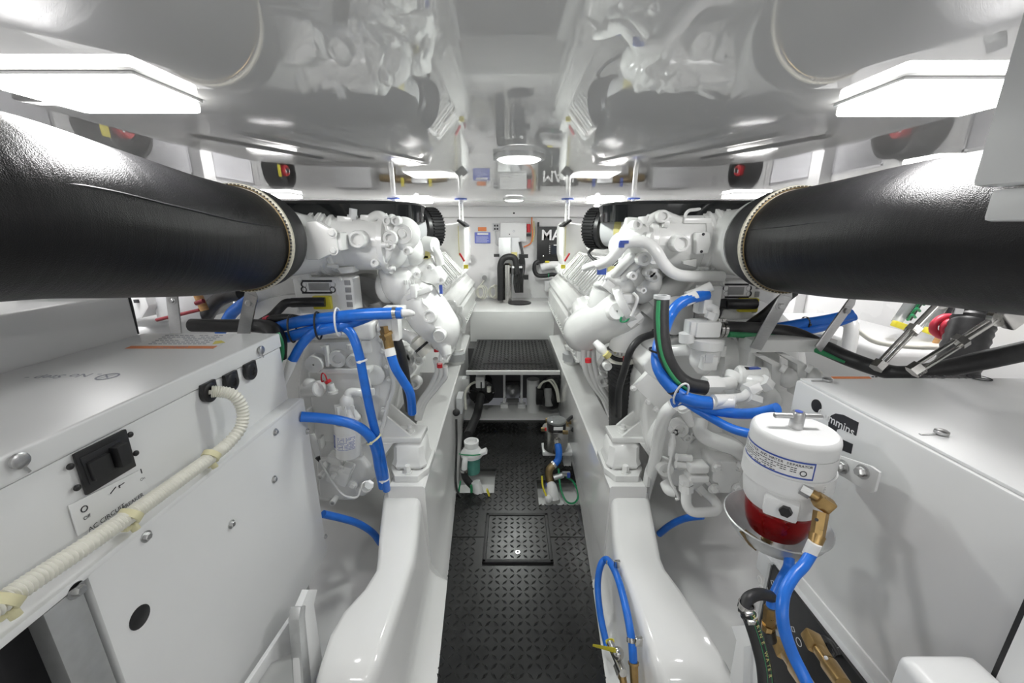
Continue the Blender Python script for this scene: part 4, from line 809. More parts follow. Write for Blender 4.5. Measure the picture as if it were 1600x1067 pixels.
part('side_housing', W, gb, lambda b: b.prism([PY(*p, 1.44) for p in ((1003, 570), (1020, 552), (1060, 600), (1050, 640), (1030, 650))], (0, .2, 0), .012, 3))
bp_ = part('cover_plate', W, gb, lambda b: b.prism([PY(*p, 1.40) for p in ((992, 605), (1012, 583), (1052, 618), (1030, 642))], (0, .03, 0), .004)); bolts(bp_, [PY(990, 606, 1.40), PY(1012, 628, 1.40), PY(1025, 640, 1.40)], -YA, .009, .012)
for q, r in (((1060, 667), .03), ((1070, 680), .018), ((1080, 673), .016), ((1037, 728), .032), ((1050, 670), .016)): part('round_boss', W, gb, lambda b: boss(b, PY(*q, 1.41), -YA, r, .03, .45))
# heat exchanger with filter cap on top
hx = part('heat_exchanger', W, gb, lambda b: b.lathe(PY(1110, 560, 1.42), XA, [(0, .07), (.01, .085), (.06, .085), (.06, .10), (.075, .10), (.075, .088), (.20, .088), (.215, .075)], 36), 'white heat exchanger drum')
part('drum_lug', W, hx, lambda b: b.box(PY(1126, 548, 1.33), (.03, .02, .04), None, .004)); part('drum_label', 'panel_grey', hx, lambda b: b.box(PY(1155, 530, 1.42), (.09, .06, .02), None, .01))
fc = part('filter_cap', W, gb, lambda b: b.lathe(PY(1097, 582, 1.34), ZA, [(0, .02), (.03, .045), (.05, .05), (.09, .05), (.095, .058), (.125, .058), (.13, .05)], 32), 'white filter cap'); part('elbow_body', W, fc, lambda b: b.box(PY(1100, 512, 1.345), (.085, .075, .055), None, .008).box(PY(1082, 511, 1.345), (.04, .06, .05), None, .008).cyl(PY(1073, 534, 1.34), PY(1073, 520, 1.34), .026))
part('side_pipe', W, fc, lambda b: b.tube([PY(1088, 548, 1.36), PY(1070, 547, 1.37), PY(1048, 548, 1.40)], .022, 12)); part('front_block', W, fc, lambda b: b.box(PY(1105, 565, 1.30), (.05, .05, .05), None, .006))
part('window', 'panel_grey', fc, lambda b: b.box(PY(1108, 560, 1.275), (.025, .004, .03)))
# bracket arm and upright plates
part('bracket_arm', W, E, lambda b: b.bx(PY(1168, 540, 1.30).x, PY(1300, 540, 1.30).x, 1.28, 1.36, PY(1200, 548, 1.3).z, PY(1200, 529, 1.3).z, .004))
part('bracket_leg', W, E, lambda b: b.bx(PY(1166, 560, 1.3).x, PY(1178, 560, 1.3).x, 1.29, 1.35, PY(1170, 575, 1.3).z, PY(1170, 540, 1.3).z, .003))
for q in ((1182, 1222, 556, 640), (1222, 1262, 556, 620)):
    up = part('upright_plate', W, E, lambda b: b.prism([PY(*p, 1.26) for p in ((q[0], q[2]), (q[0]+14, q[2]), (q[1], q[2]+14), (q[1]-4, q[3]), (q[0]+22, q[3]), (q[0]+24, q[2]+14))], (0, .05, 0), .004)); part('bolt', W, up, lambda b: b.cyl(PY(q[1]-2, q[2]+18, 1.25), PY(q[1]+6, q[2]+22, 1.24), .014)); part('knob', W, up, lambda b: b.ball(PY(q[1]+8, q[2]+34, 1.27), (.03, .035, .035)))
# hydraulic fitting cluster
hv = part('hydraulic_valve', W, E, lambda b: b.cyl(PY(1150, 590, 1.18), PY(1198, 594, 1.16), .040, .040, 28, .006).lathe(PY(1150, 590, 1.18), PY(1140, 600, 1.17)-PY(1150, 590, 1.18), [(0, .036), (.02, .026)], 24), 'white hydraulic valve body')
part('rating_label', 'blue_paint', hv, lambda b: b.box(PY(1177, 575, 1.165), (.036, .02, .004))); part('label_edge', 'print_dark', hv, lambda b: b.box(PY(1167, 575, 1.165), (.012, .018, .004)))
part('hose_socket', W, hv, lambda b: b.cyl(PY(1100, 600, 1.14), PY(1125, 600, 1.15), .025, .025, 6).cyl(PY(1125, 600, 1.15), PY(1145, 598, 1.16), .02)); part('angle_fitting', W, hv, lambda b: b.tube([PY(1172, 596, 1.12), PY(1185, 598, 1.10), PY(1198, 600, 1.10)], .022, 12).cyl(PY(1190, 594, 1.09), PY(1200, 604, 1.09), .022, .022, 6).cyl(PY(1166, 612, 1.08), PY(1182, 604, 1.09), .024, .022, 6).tube([PY(1145, 622, 1.06), PY(1160, 620, 1.07), PY(1170, 612, 1.08)], .013, 12).cyl(PY(1168, 620, 1.07), PY(1186, 626, 1.07), .019, .017, 6))
part('hose_ferrule', W, hv, lambda b: b.cyl(PY(1115, 626, 1.05), PY(1145, 624, 1.06), .018, .016)); part('valve_base', W, hv, lambda b: b.ball(PY(1185, 625, 1.22), (.07, .06, .06)).box(PY(1150, 610, 1.22), (.05, .06, .04), None, .01))
# hydraulic pump with square cover
hp = part('hydraulic_pump', W, gb, lambda b: b.prism([PY(*p, 1.30) for p in ((1115, 722), (1160, 722), (1163, 735), (1153, 763), (1142, 772), (1128, 772), (1112, 758), (1112, 735))], (0, .12, 0), .012, 3), 'white hydraulic pump')
bolts(hp, [PY(1120, 729, 1.295), PY(1157, 728, 1.295), PY(1115, 763, 1.295), PY(1151, 762, 1.295)], -YA, .014, .014)
part('cover_rim', W, hp, lambda b: b.prism([PY(*p, 1.292) for p in ((1128, 722), (1150, 722), (1150, 735), (1158, 738), (1156, 752), (1144, 757), (1140, 770), (1125, 770), (1122, 755), (1113, 752), (1114, 738), (1127, 735))], (0, .02, 0), .003))
part('port_block', W, hp, lambda b: b.box(PY(1088, 728, 1.31), (.075, .06, .035), None, .012, 3).box(PY(1088, 743, 1.31), (.075, .06, .03), None, .01, 3).cyl(PY(1057, 714, 1.32), PY(1080, 716, 1.32), .014).cyl(PY(1056, 725, 1.32), PY(1075, 727, 1.32), .014)); part('bell_casting', W, gb, lambda b: b.ball(PY(1120, 710, 1.44), (.12, .09, .09)))
up = part('loop_pipe', W, hp, lambda b: b.tube([PY(1072, 750, 1.30), PY(1072, 770, 1.29), PY(1073, 788, 1.28), PY(1082, 799, 1.27), PY(1100, 800, 1.27), PY(1117, 798, 1.28), PY(1120, 789, 1.30), PY(1112, 778, 1.33), PY(1100, 766, 1.36)], .0185, 16), 'white looped pipe'); part('union_nut', W, up, lambda b: b.cyl(PY(1072, 757, 1.30), PY(1072, 768, 1.295), .026, .026, 6).cyl(PY(1072, 747, 1.30), PY(1072, 754, 1.30), .026, .026, 8)); part('union_nut', W, up, lambda b: b.cyl(PY(1094, 760, 1.37), PY(1103, 770, 1.35), .024, .024, 6))
part('return_pipe', W, gb, lambda b: b.tube([PY(1096, 655, 1.38), PY(1094, 672, 1.36), PY(1105, 684, 1.34), PY(1130, 694, 1.32), PY(1150, 702, 1.31), PY(1162, 716, 1.32)], [.026, .027, .029, .029, .028, .022], 16), 'white bent return pipe'); part('relief_cap', W, gb, lambda b: b.cyl(PY(1069, 640, 1.34), PY(1080, 664, 1.34), .022, .014).cyl(PY(1067, 636, 1.34), PY(1070, 643, 1.34), .018))
T(gb, 'sensor_cable', W, [(1050, 690, 1.36), (1048, 715, 1.35), (1045, 735, 1.34), (1048, 752, 1.34), (1056, 768, 1.33), (1060, 778, 1.33), (1055, 780, 1.33)], .0055, 8); T(gb, 'speed_sensor', W, [(1051, 678, 1.36), (1050, 695, 1.355), (1048, 712, 1.35)], [.008, .015, .01])
T(gb, 'drain_elbow', W, [(1040, 755, 1.40), (1045, 765, 1.37), (1055, 768, 1.36)], .022)
tag(part('grey_coolant_hose', 'engine_white', None, lambda b: b.tube([PY(1052, 634, 1.28), PY(1041, 645, 1.29), PY(1032, 670, 1.33), PY(1027, 700, 1.39), PY(1020, 730, 1.46), PY(1012, 758, 1.56), PY(1006, 785, 1.66)], .0235, 16)), 'thick pale hose dropping past the right engine mount', 'hose')
part('throttle_box', W, E, lambda b: b.box(PY(1105, 468, 1.40), (.075, .05, .10), None, .008).box(PY(1102, 478, 1.36), (.03, .04, .05), None, .006)); part('box_elbow', W, E, lambda b: b.tube([PY(1104, 480, 1.35), PY(1116, 482, 1.34), PY(1117, 492, 1.34), PY(1112, 502, 1.34)], .014, 10).cyl(PY(1114, 488, 1.34), PY(1110, 498, 1.34), .022, .022, 6)); part('box_spigot', W, E, lambda b: b.cyl(PY(1086, 460, 1.37), PY(1112, 447, 1.36), .018).cyl(PY(1074, 465, 1.37), PY(1090, 458, 1.37), .022, .019))
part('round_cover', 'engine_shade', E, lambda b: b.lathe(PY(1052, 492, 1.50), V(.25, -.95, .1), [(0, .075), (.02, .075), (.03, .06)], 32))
# ================================================================== EXHAUST HOSES
def exhaust(s, nm):
    c = V(s*.805, 1.20, 1.522) if s < 0 else V(.832, 1.20, 1.516)
    H = thing('exhaust_hose', 'thick black wrapped exhaust hose with pale seam on the %s' % nm, 'hose', (c.x, .9, 1.36), 'large exhaust hoses')
    if s < 0: pts = [c+YA*.02, c, V(-.81, 1.02, 1.535), V(-.825, .85, 1.56), V(-.85, .68, 1.585), V(-.90, .50, 1.58), V(-.98, .34, 1.52), V(-1.06, .2, 1.40)]
    else: pts = [c+YA*.02, c, V(.85, 1.05, 1.525), V(.89, .88, 1.542), V(.955, .70, 1.55), V(1.05, .50, 1.55), V(1.16, .34, 1.52), V(1.28, .22, 1.46)]
    part('hose', 'wrapped_rubber', H, lambda b: b.tube(pts, [.142, .146, .148, .150, .152, .150, .15, .15], 48, 10))
    dv_ = V(-s*.93, 0, .22).normalized(); lp_ = MB()
    lp_.tube([p+dv_*rr_*1.0 for p, rr_ in zip(pts[1:], (.146, .1485, .1505, .152, .150, .15, .15))], .0022, 6, 10); lp_.build('lap_seam', 'black_rubber', H)
    part('seam', 'seam_cloth', H, lambda b: b.lathe(c+YA*.012, YA, [(0, .143), (.002, .1535), (.006, .157), (.014, .157), (.018, .1535), (.02, .14)], 56), 'pale stitched seam band')
    st = MB()
    for k in range(90):
        a = 2*math.pi*k/90; st.box(c+YA*.011+V(math.cos(a), 0, math.sin(a))*.152, (.004, .006, .004))
    o = st.build('stitching', 'print_dark', H); o['kind'] = 'stuff'
    part('cord', 'bronze', H, lambda b: b.tube([c+YA*.007+V(math.cos(a), 0, math.sin(a))*.150 for a in [k*math.pi/18 for k in range(37)]], .0018, 6, 2))
    part('cuff', 'black_rubber', H, lambda b: b.lathe(c+YA*.03, YA, [(0, .150), (.005, .152), (.03, .153), (.06, .150), (.10, .141), (.105, .128)], 48), 'black rubber end cuff')
exhaust(-1, 'left'); exhaust(1, 'right')
# ================================================================== LEFT GENERATOR
GX = -.75; LZ = 1.228; GY = 1.245
def px(x, y, X=GX): return PX(x, y, X)
G = thing('generator_cabinet', 'white generator sound shield at left with black switch and beige conduit', 'generator', (-.97, .6, .35))
lid = part('lid', 'powder_white', G, lambda b: b.bx(-1.19, GX, -.4, GY, LZ-.046, LZ, .006, 3))
body = part('upper_body', 'powder_white', G, lambda b: b.bx(-1.6, GX-.004, -.4, GY-.004, LZ-.24, LZ-.047, .004))
hood = part('hood', 'powder_white', G, lambda b: b.bx(-1.75, -1.195, -.4, GY-.01, LZ-.2, 1.358, .010, 3))
part('hood_gasket', 'black_rubber', hood, lambda b: b.tube([V(-1.2, GY-.009, LZ+.0), V(-1.197, GY-.009, 1.34), V(-1.21, GY-.009, 1.358)], .004, 8)); lt_ = PZ(152, 461, 1.36); part('latch', 'stainless', hood, lambda b: b.box(lt_, (.02, .03, .008), None, .002))
lp = part('lower_panel', 'powder_white', G, lambda b: b.bx(-.735, -.71, .535, GY+.012, .352, LZ-.232, .005))
part('panel_ledge', 'powder_white', G, lambda b: b.bx(-.76, -.71, -.4, GY, LZ-.24, LZ-.226, .003)); part('end_panel', 'powder_white', G, lambda b: b.bx(-1.6, -.737, GY-.02, GY, .352, LZ-.24))
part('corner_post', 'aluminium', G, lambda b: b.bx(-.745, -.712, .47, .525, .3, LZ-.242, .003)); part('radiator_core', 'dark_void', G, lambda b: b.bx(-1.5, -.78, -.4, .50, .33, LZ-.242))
part('bottom_tray', 'panel_grey', G, lambda b: b.bx(-1.6, -.735, .5, GY-.02, .33, .352))
for i, q in enumerate(((430, 675), (480, 674), (428, 749), (361, 819), (228, 838))): part('panel_bolt', 'brushed', lp, lambda b: b.bolt(px(*q, -.71), XA, .0075, .008))
part('edge_bolt', 'brushed', lp, lambda b: b.bolt(px(508, 838, -.71)+YA*.0, XA, .006, .007)); part('blanking_disc', 'black_plastic', lp, lambda b: b.lathe(px(218, 964, -.71), XA, [(-.002, .021), (.0015, .021), (.0025, .018)], 28), 'black blanking disc')
part('post_bolt', 'brushed', G, lambda b: b.bolt(px(118, 922, -.712), XA, .009, .012))
for q in ((24, 720), (405, 547)):
    p = px(*q, GX); o = part('lid_latch', 'brushed', lid, lambda b: b.lathe(p, XA, [(0, .0075), (.004, .0125), (.009, .0125), (.011, .009)], 20).box(p+V(.003, .006, -.016), (.002, .004, .02), (XA, V(0, .94, .34), V(0, -.34, .94))), 'steel lid latch')
for q, hole in (((325, 613), 0), ((360, 597), 0), ((390, 580), 1)):
    c = px(*q, GX); part('grommet', 'black_plastic', body, lambda b: b.lathe(c, XA, [(-.004, .0245), (.007, .0245), (.010, .020), (.010, .012), (.005, .010)], 24).box(c+V(.003, 0, .014), (.010, .048, .026), None, .003), 'black cable grommet')
# breaker switch recess
sw = thing('x', 'x', 'x', (0, 0, 0)); bpy.data.objects.remove(sw)
def onx(X, pts, ext): return lambda b: b.prism([PX(*p, X) for p in pts], (ext, 0, 0), .002)
sp = part('switch_plate', 'black_plastic', body, onx(-.752, ((111, 710), (193, 670), (209, 728), (132, 774)), .006), 'black breaker switch')
part('switch_well', 'dark_void', sp, onx(-.746, ((124, 716), (186, 685), (197, 722), (140, 757)), .002))
part('rocker', 'black_plastic', sp, onx(-.745, ((133, 724), (165, 707), (174, 735), (143, 752)), .009)); part('toggle', 'black_plastic', sp, onx(-.745, ((168, 700), (186, 690), (194, 722), (178, 731)), .018))
for q in ((108, 729), (119, 762), (202, 679), (211, 708)): part('plate_screw', 'black_plastic', sp, lambda b: b.ball(PX(*q, GX)+XA*.002, (.004, .0058, .0058)))
pr = MB(); zr = V(0, 1, 0)
for txt, q, sz in (('AC CIRCUIT', (167, 808), .0125), ('BREAKER', (207, 783), .011), ('Off', (135, 808), .009), ('On', (222, 748), .008)): pr.text(txt, PX(*q, GX), YA, ZA, sz, .004, .0012)
pr.ring(PX(131, 795, GX)+XA*.001, XA, .0058, .0044, .001, 20); pr.box(PX(220, 736, GX)+XA*.001, (.001, .0015, .010)); pr.box(PX(176, 766, GX)+XA*.001, (.001, .014, .0012), (XA, V(0, .9, .43), V(0, -.43, .9))); pr.box(PX(189, 757, GX)+XA*.001, (.001, .012, .0012)); pr.box(PX(186, 760, GX)+XA*.001, (.001, .0012, .006))
pr.build('switch_print', 'print_dark', body, closed=False)
part('switch_decal', 'powder_white', body, onx(-.7525, ((105, 790), (215, 735), (235, 770), (120, 838)), .0027))
# printing on the lid: hand-lettered no-step note and a warning sheet, both reading from outboard
nt_ = MB(); c = PZ(170, 587, LZ); 
def lidtext(b, txt, q, sz, bold=0, up=V(.15, -1, 0), z=LZ): b.text(txt, PZ(*q, z), V(-1, -.15, 0), up, sz, bold, .0006)
lidtext(nt_, '- No Step -', (98, 588), .034, .006); cc = PZ(168, 588, LZ+.0007); nt_.ring(cc, ZA, .021, .0175, .0006, 28); lidtext(nt_, 'X', (168, 588), .034, .004)
nt_.build('step_note', 'print_grey', lid, closed=False)
ws = MB(); ws.prism([PZ(*q, LZ+.0002) for q in ((195, 545), (335, 545), (370, 522), (258, 521))], (0, 0, .0006)); ws = ws.build('warning_sheet', 'sticker', lid)
part('orange_band', 'orange', ws, lambda b: b.prism([PZ(*q, LZ+.0009) for q in ((195, 544.5), (333, 544.5), (340, 540.5), (205, 540.5))], (0, 0, .0004)), 'orange warning band'); part('yellow_mark', 'yellow', ws, lambda b: b.prism([PZ(*q, LZ+.0009) for q in ((332, 538), (352, 535), (346, 532), (336, 533))], (0, 0, .0004)))
tx = MB()
for k in range(6):
    y = 537.5-2.6*k; xs = 232+5.2*k*1.0
    for i in range(12):
        if random.random() < .15: continue
        x = xs+i*(92/12); tx.prism([PZ(*q, LZ+.001) for q in ((x, y), (x+6, y), (x+6.2, y-.8), (x+.2, y-.8))], (0, 0, .0003))
lidtext(tx, 'WARNING', (270, 542.5), .017, .004, z=LZ+.0012)
tx.build('warning_text', 'print_grey', ws, closed=False)
# conduit
cv_ = thing('beige_conduit', 'beige corrugated conduit along the front of the left generator', 'conduit', PX(330, 612, -.74))
cpts = [PX(330, 612, -.735), PX(345, 612, -.72), PX(366, 618, -.70), PX(379, 640, -.69), PX(376, 668, -.692), PX(355, 694, -.70), PX(330, 714, -.70), PX(270, 757, -.70), PX(203, 805, -.70), PX(120, 862, -.70), PX(40, 915, -.70), PX(-60, 985, -.70), PX(-300, 1150, -.70)]
cvp = spline(cpts, 10); L_ = 0; fine = [cvp[0]]
for i in range(1, len(cvp)):
    a, q = cvp[i-1], cvp[i]; n = max(1, round((q-a).length/.0036))
    for k in range(1, n+1): fine.append(a.lerp(q, k/n))
part('conduit', 'cream', cv_, lambda b: b.tube(fine, .0138, 14, 1, False, True, .10), ang=25)
for k in range(3): part('wire', 'cream', cv_, lambda b: b.tube([PX(322, 611+2.2*k, -.748), PX(335, 611+1.2*k, -.73), PX(348, 613+k*.5, -.718)], .0028, 6))
for q in ((330, 712), (203, 806), (8, 938)):
    c = PX(*q, -.70); part('clip', 'cream_tie', cv_, lambda b: b.ring(c, V(0, .86, .5), .019, .0135, .013, 24).box(c+V(-.016, 0, -.022), (.03, .022, .01), None, .002).cyl(c+V(-.005, .004, -.02), c+V(.0, .004, -.034), .007, n=10), 'cream cable clip')
# generator feet
for y in (.62, 1.15): part('foot', 'aluminium', G, lambda b: b.bx(-.85, -.76, y-.04, y+.04, .02, .33, .004)); part('foot', 'aluminium', G, lambda b: b.bx(-1.5, -1.4, y-.04, y+.04, .2, .33, .004))
brk = thing('support_bracket', 'grey aluminium support bracket under the left generator panel', 'bracket', PZ(490, 1060, .05))
bq = lambda x, y: PX(x, y, -.60)
part('upright', 'powder_white', brk, lambda b: b.prism([bq(*p) for p in ((482, 921), (496, 921), (491, 945), (513, 1090), (470, 1090), (466, 960))], (-.02, 0, 0), .002)); part('flange', 'aluminium', brk, lambda b: b.prism([PX(*p, -.594) for p in ((470, 948), (478, 946), (477, 962), (489, 1090), (476, 1090), (467, 968))], (-.03, 0, 0), .002))
part('web', 'powder_white', brk, lambda b: b.prism([PX(*p, -.66) for p in ((466, 950), (470, 1015), (425, 1035), (395, 1080), (380, 1080))], (-.012, 0, 0), .002)); part('bolt', 'bronze', brk, lambda b: b.bolt(PX(511, 1048, -.58), XA, .010, .008))
part('pipe_saddle', 'blue_paint', brk, lambda b: b.ring(bq(497, 1066), YA, .02, .012, .02)); 
fa_ = thing('striped_hose', 'black hose with green striped end beside the left generator lid', 'hose', PY(438, 575, 1.32))
part('hose', 'black_rubber', fa_, lambda b: b.tube([PY(300, 508, 1.42), PY(350, 509, 1.40), PY(400, 509, 1.37), PY(424, 514, 1.33), PY(434, 532, 1.30), PY(436, 560, 1.30)], [.024, .024, .024, .026, .028, .024], 16)); part('stripe', 'green_stripe', fa_, lambda b: b.tube([PY(434, 520, 1.275), PY(440, 535, 1.27), PY(441, 552, 1.272), PY(438, 565, 1.28)], .007, 8))
# ================================================================== RIGHT GENERATOR
RX = .75; RZ = 1.175; RY = .985
R = thing('generator_cabinet', 'white generator sound shield at right with black maker logo', 'generator', (1.1, .4, .45))
shell = part('side_panel', 'powder_white', R, lambda b: b.bx(RX, 1.75, -.3, RY, .665, RZ-.007, .006))
top = part('lid', 'powder_white', R, lambda b: b.bx(RX+.006, 1.75, -.3, RY-.004, RZ-.007, RZ, .003))
rq = lambda x, y: PX(x, y, RX)
for k, (a, c_) in enumerate(((.655, .69), (.60, .655))): part('base_rail', 'powder_white' if k == 0 else 'panel_grey', R, lambda b: b.bx(RX-.004-.018*k, 1.6, -.3, RY-.02, a-.02, c_-.003, .004))
bolts(R, [rq(1325, 1018)+V(-.024, 0, 0), rq(1240, 920)+V(-.024, 0, 0)], -XA, .008, .007, 'brushed')
for q in ((1290, 596), (1468, 679)):
    p = PZ(q[0]+2, q[1], RZ); part('lid_latch', 'brushed', top, lambda b: b.lathe(p, ZA, [(0, .007), (.003, .011), (.008, .011), (.010, .008)], 18).box(p+V(-.022, .0, .001), (.036, .005, .002)), 'steel lid latch')
part('blanking_disc', 'black_plastic', shell, lambda b: b.lathe(rq(1276, 634), -XA, [(-.002, .016), (.0015, .016)], 24), 'black blanking disc')
# logo: rounded black C mark crossed by white lettering
lg = MB(); lg.prism([rq(*p) for p in ((1295, 655), (1299, 649), (1306, 646), (1318, 648), (1342, 660), (1338, 681), (1314, 670), (1308, 671), (1306, 677), (1311, 684), (1333, 694), (1330, 709), (1312, 702), (1299, 692), (1294, 678))], (-.0008, 0, 0)); lg.build('logo_mark', 'print_dark', shell)
part('logo_lettering', 'print_white', shell, lambda b: b.text('Cummins', rq(1312, 664)+V(-.0012, .012, .002), -YA, ZA, .028, .012, .0004), 'white lettering Cummins')
nt2 = MB()
def rt_(b, txt, q, sz): b.text(txt, PZ(*q, RZ), V(-1, 0, 0), -YA, sz, .006, .0008)
rt_(nt2, '- No Step -', (1470, 589), .034); cc = PZ(1530, 590, RZ+.001); nt2.ring(cc, ZA, .024, .020, .0008, 28); nt2.box(cc, (.004, .036, .0008), (V(.8, .6, 0), V(-.6, .8, 0), ZA)); nt2.build('step_note', 'print_dark', top, closed=False)
part('orange_band', 'orange', top, lambda b: b.prism([PZ(*p, RZ+.0004) for p in ((1302, 591.5), (1362, 591.5), (1358, 588.5), (1298, 588.5))], (0, 0, .0006)), 'orange warning band'); part('warning_marks', 'print_dark', top, lambda b: [b.prism([PZ(x, 589.5, RZ+.0004), PZ(x+4, 589.5, RZ+.0004), PZ(x+3.8, 588, RZ+.0004), PZ(x-.2, 588, RZ+.0004)], (0, 0, .0006)) for x in (1362, 1367)])
# connection plate below the shield
cpn = part('connection_plate', 'black_plastic', R, lambda b: b.bx(.722, .73, .30, .90, .33, .655, .002), 'black connection plate with pictograms'); part('plate_edge', 'aluminium', cpn, lambda b: b.bx(.718, .732, .895, .905, .33, .655))
pc = MB()
for q, r in (((1187, 905), .010), ((1196, 917), .010), ((1190, 922), .014), ((1248, 1003), .010), ((1225, 960), .008)): pc.ring(PX(*q, .7215), XA, r, r*.86, .001, 18)
for q in ((1207, 910), (1239, 983)): pc.ring(PX(*q, .7215), XA, .008, .0065, .001, 4)
o = pc.build('pictograms', 'print_white', cpn); o['kind'] = 'stuff'
bkp = part('back_frame', 'aluminium', R, lambda b: b.bx(.735, 1.6, -.3, .9, .30, .33)); 
for y in (.2, .8): part('foot', 'aluminium', R, lambda b: b.bx(.9, 1.0, y-.05, y+.05, .05, .33, .004)); part('foot', 'aluminium', R, lambda b: b.bx(1.4, 1.5, y-.05, y+.05, .2, .33, .004))
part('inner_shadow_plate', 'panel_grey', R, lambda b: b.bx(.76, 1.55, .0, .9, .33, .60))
dp = part('near_panel', 'powder_white', R, lambda b: b.bx(.70, .742, -.2, .425, .45, 1.12, .006)); part('panel_gasket', 'black_rubber', R, lambda b: b.bx(.708, .742, .425, .434, .45, 1.12))
tag(part('junction_cover', 'powder_white', None, lambda b: b.bx(.585, .70, .12, .455, .55, .932, .016, 3)), 'rounded white cover low in the right corner beside the generator', 'cover')
ub = thing('hanging_cabinet', 'white cabinet corner hanging from the ceiling at the right edge', 'cabinet', (.7, .4, 1.57))
part('body', 'powder_white', ub, lambda b: b.bx(.590, .84, .25, .548, 1.602, CEIL-.001, .008)); part('lower_lip', 'powder_white', ub, lambda b: b.bx(.615, .84, .25, .545, 1.560, 1.600, .006))
# ================================================================== FUEL / WATER SEPARATOR
def rac():
    top_c = PY(1243, 668, .74); d = .74
    t = thing('fuel_water_separator', 'white fuel water separator with red bowl hung on the right generator', 'filter', top_c-ZA*.34)
    c = Vector(top_c); r = .0795
    part('lid', 'powder_white', t, lambda b: b.lathe(c-ZA*.035, ZA, [(0, r*.985), (.022, r*.99), (.03, r*.97), (.035, r*.90), (.036, r*.2)], 56), 'white filter lid')
    hn = part('t_handle', 'brushed', t, lambda b: b.lathe(c, ZA, [(0, .013), (.032, .0125), (.036, .0105)], 24), 'steel T-handle'); part('cross_bar', 'brushed', hn, lambda b: b.cyl(c+V(-.046, .004, .026), c+V(.046, -.004, .027), .0058, n=16, bev=.0015)); part('blue_cap', 'blue_paint', hn, lambda b: b.cyl(c+ZA*.036, c+ZA*.0368, .007))
    part('canister', 'powder_white', t, lambda b: b.lathe(c-ZA*.112, ZA, [(0, r*.96), (.002, r*.985), (.04, r*.985), (.041, r), (.0765, r)], 56))
    part('filter_head', 'powder_white', t, lambda b: b.lathe(c-ZA*.172, ZA, [(0, r*.86), (.006, r*.90), (.03, r*.95), (.06, r*.96)], 56).box(c+V(math.sin(-.62), -math.cos(-.62), 0)*r*.86+V(0, 0, -.142), (.06, .045, .042), (V(math.cos(.62), -math.sin(.62), 0), V(math.sin(.62), math.cos(.62), 0), ZA), .008))
    bd = part('mount_band', 'powder_white', t, lambda b: b.ring(c-ZA*.094, ZA, r*1.04, r*.99, .036, 56)); br = part('bracket', 'powder_white', t, lambda b: b.prism([PX(*q, .715) for q in ((1300, 716), (1312, 712), (1360, 728), (1374, 738), (1366, 768), (1358, 770), (1328, 752), (1308, 740))], (.006, 0, 0), .002)); part('bracket_arm', 'powder_white', t, lambda b: b.prism([c+V(r*.5, -r*.9, -.076), c+V(r*.5, -r*.9, -.112), V(.716, PX(1308, 740, .715).y, PX(1308, 740, .715).z-.004), V(.716, PX(1304, 716, .715).y, PX(1304, 716, .715).z)], (.006, .01, 0), .002)); bolts(br, [PX(1317, 729, .714), PX(1348, 737, .714)], -XA, .010, .013, 'brushed')
    bl_ = part('bowl', 'red_bowl', t, lambda b: b.lathe(c-ZA*.250, ZA, [(0, r*.50), (.006, r*.66), (.02, r*.74), (.045, r*.80), (.078, r*.84)], 56), 'translucent red collection bowl')
    part('drip_cup', 'aluminium', t, lambda b: b.lathe(c-ZA*.285, ZA, [(0, r*.45), (.004, r*.62), (.02, r*.95), (.045, r*1.18), (.062, r*1.27), (.064, r*1.30), (.066, r*1.27), (.062, r*1.23), (.045, r*1.13), (.022, r*.90), (.008, r*.5)], 56), 'grey metal drip cup')
    dv = part('drain_valve', 'bronze', t, lambda b: b.cyl(c+V(-.01, 0, -.262), c+V(-.01, 0, -.30), .012).cyl(c+V(-.025, -.02, -.285), c+V(.01, .01, -.29), .010).box(c+V(-.055, -.01, -.262), (.035, .012, .012), (V(.8, 0, -.6), YA, V(.6, 0, .8))), 'bronze drain valve'); part('wing', 'bronze', dv, lambda b: b.prism([PY(*q, .70) for q in ((1157, 833), (1171, 835), (1178, 852), (1184, 856), (1182, 862), (1170, 852))], (0, .008, 0), .002))
    hf = lambda q, Y: PY(*q, Y)
    part('blanking_plug', 'black_plastic', t, lambda b: b.cyl(c+V(math.sin(-.52), -math.cos(-.52), 0)*r*1.1+V(0, 0, -.138), c+V(math.sin(-.55), -math.cos(-.55), 0)*r*1.25+V(0, 0, -.138), .0115, .011, 6), 'black plug')
    # labels
    lab = MB(); lab2 = MB(); ltx = MB()
    def cp_(a, z, rr): return c+V(math.sin(a)*rr, -math.cos(a)*rr, z)
    for i in range(16):
        a0 = -2.18+i*.13
        lab.poly([cp_(a0, -.071, r*1.004), cp_(a0+.13, -.071, r*1.004), cp_(a0+.13, -.034, r*1.004), cp_(a0, -.034, r*1.004)], [(0, 1, 2, 3)])
        for z0, z1 in ((-.071, -.0675), (-.0375, -.034)): lab2.poly([cp_(a0, z0, r*1.008), cp_(a0+.13, z0, r*1.008), cp_(a0+.13, z1, r*1.008), cp_(a0, z1, r*1.008)], [(0, 1, 2, 3)])
    lab2.poly([cp_(-.13, -.071, r*1.008), cp_(-.10, -.071, r*1.008), cp_(-.10, -.034, r*1.008), cp_(-.13, -.034, r*1.008)], [(0, 1, 2, 3)])
    s_ = 'FUEL FILTER AND WATER SEPARATOR'
    for i, ch_ in enumerate(s_):
        if ch_ == ' ': continue
        a = -.19-(len(s_)-1-i)*.060; ltx.text(ch_, cp_(a, -.0425, r*1.010), V(math.cos(a), math.sin(a), 0), ZA, .0072, .012)
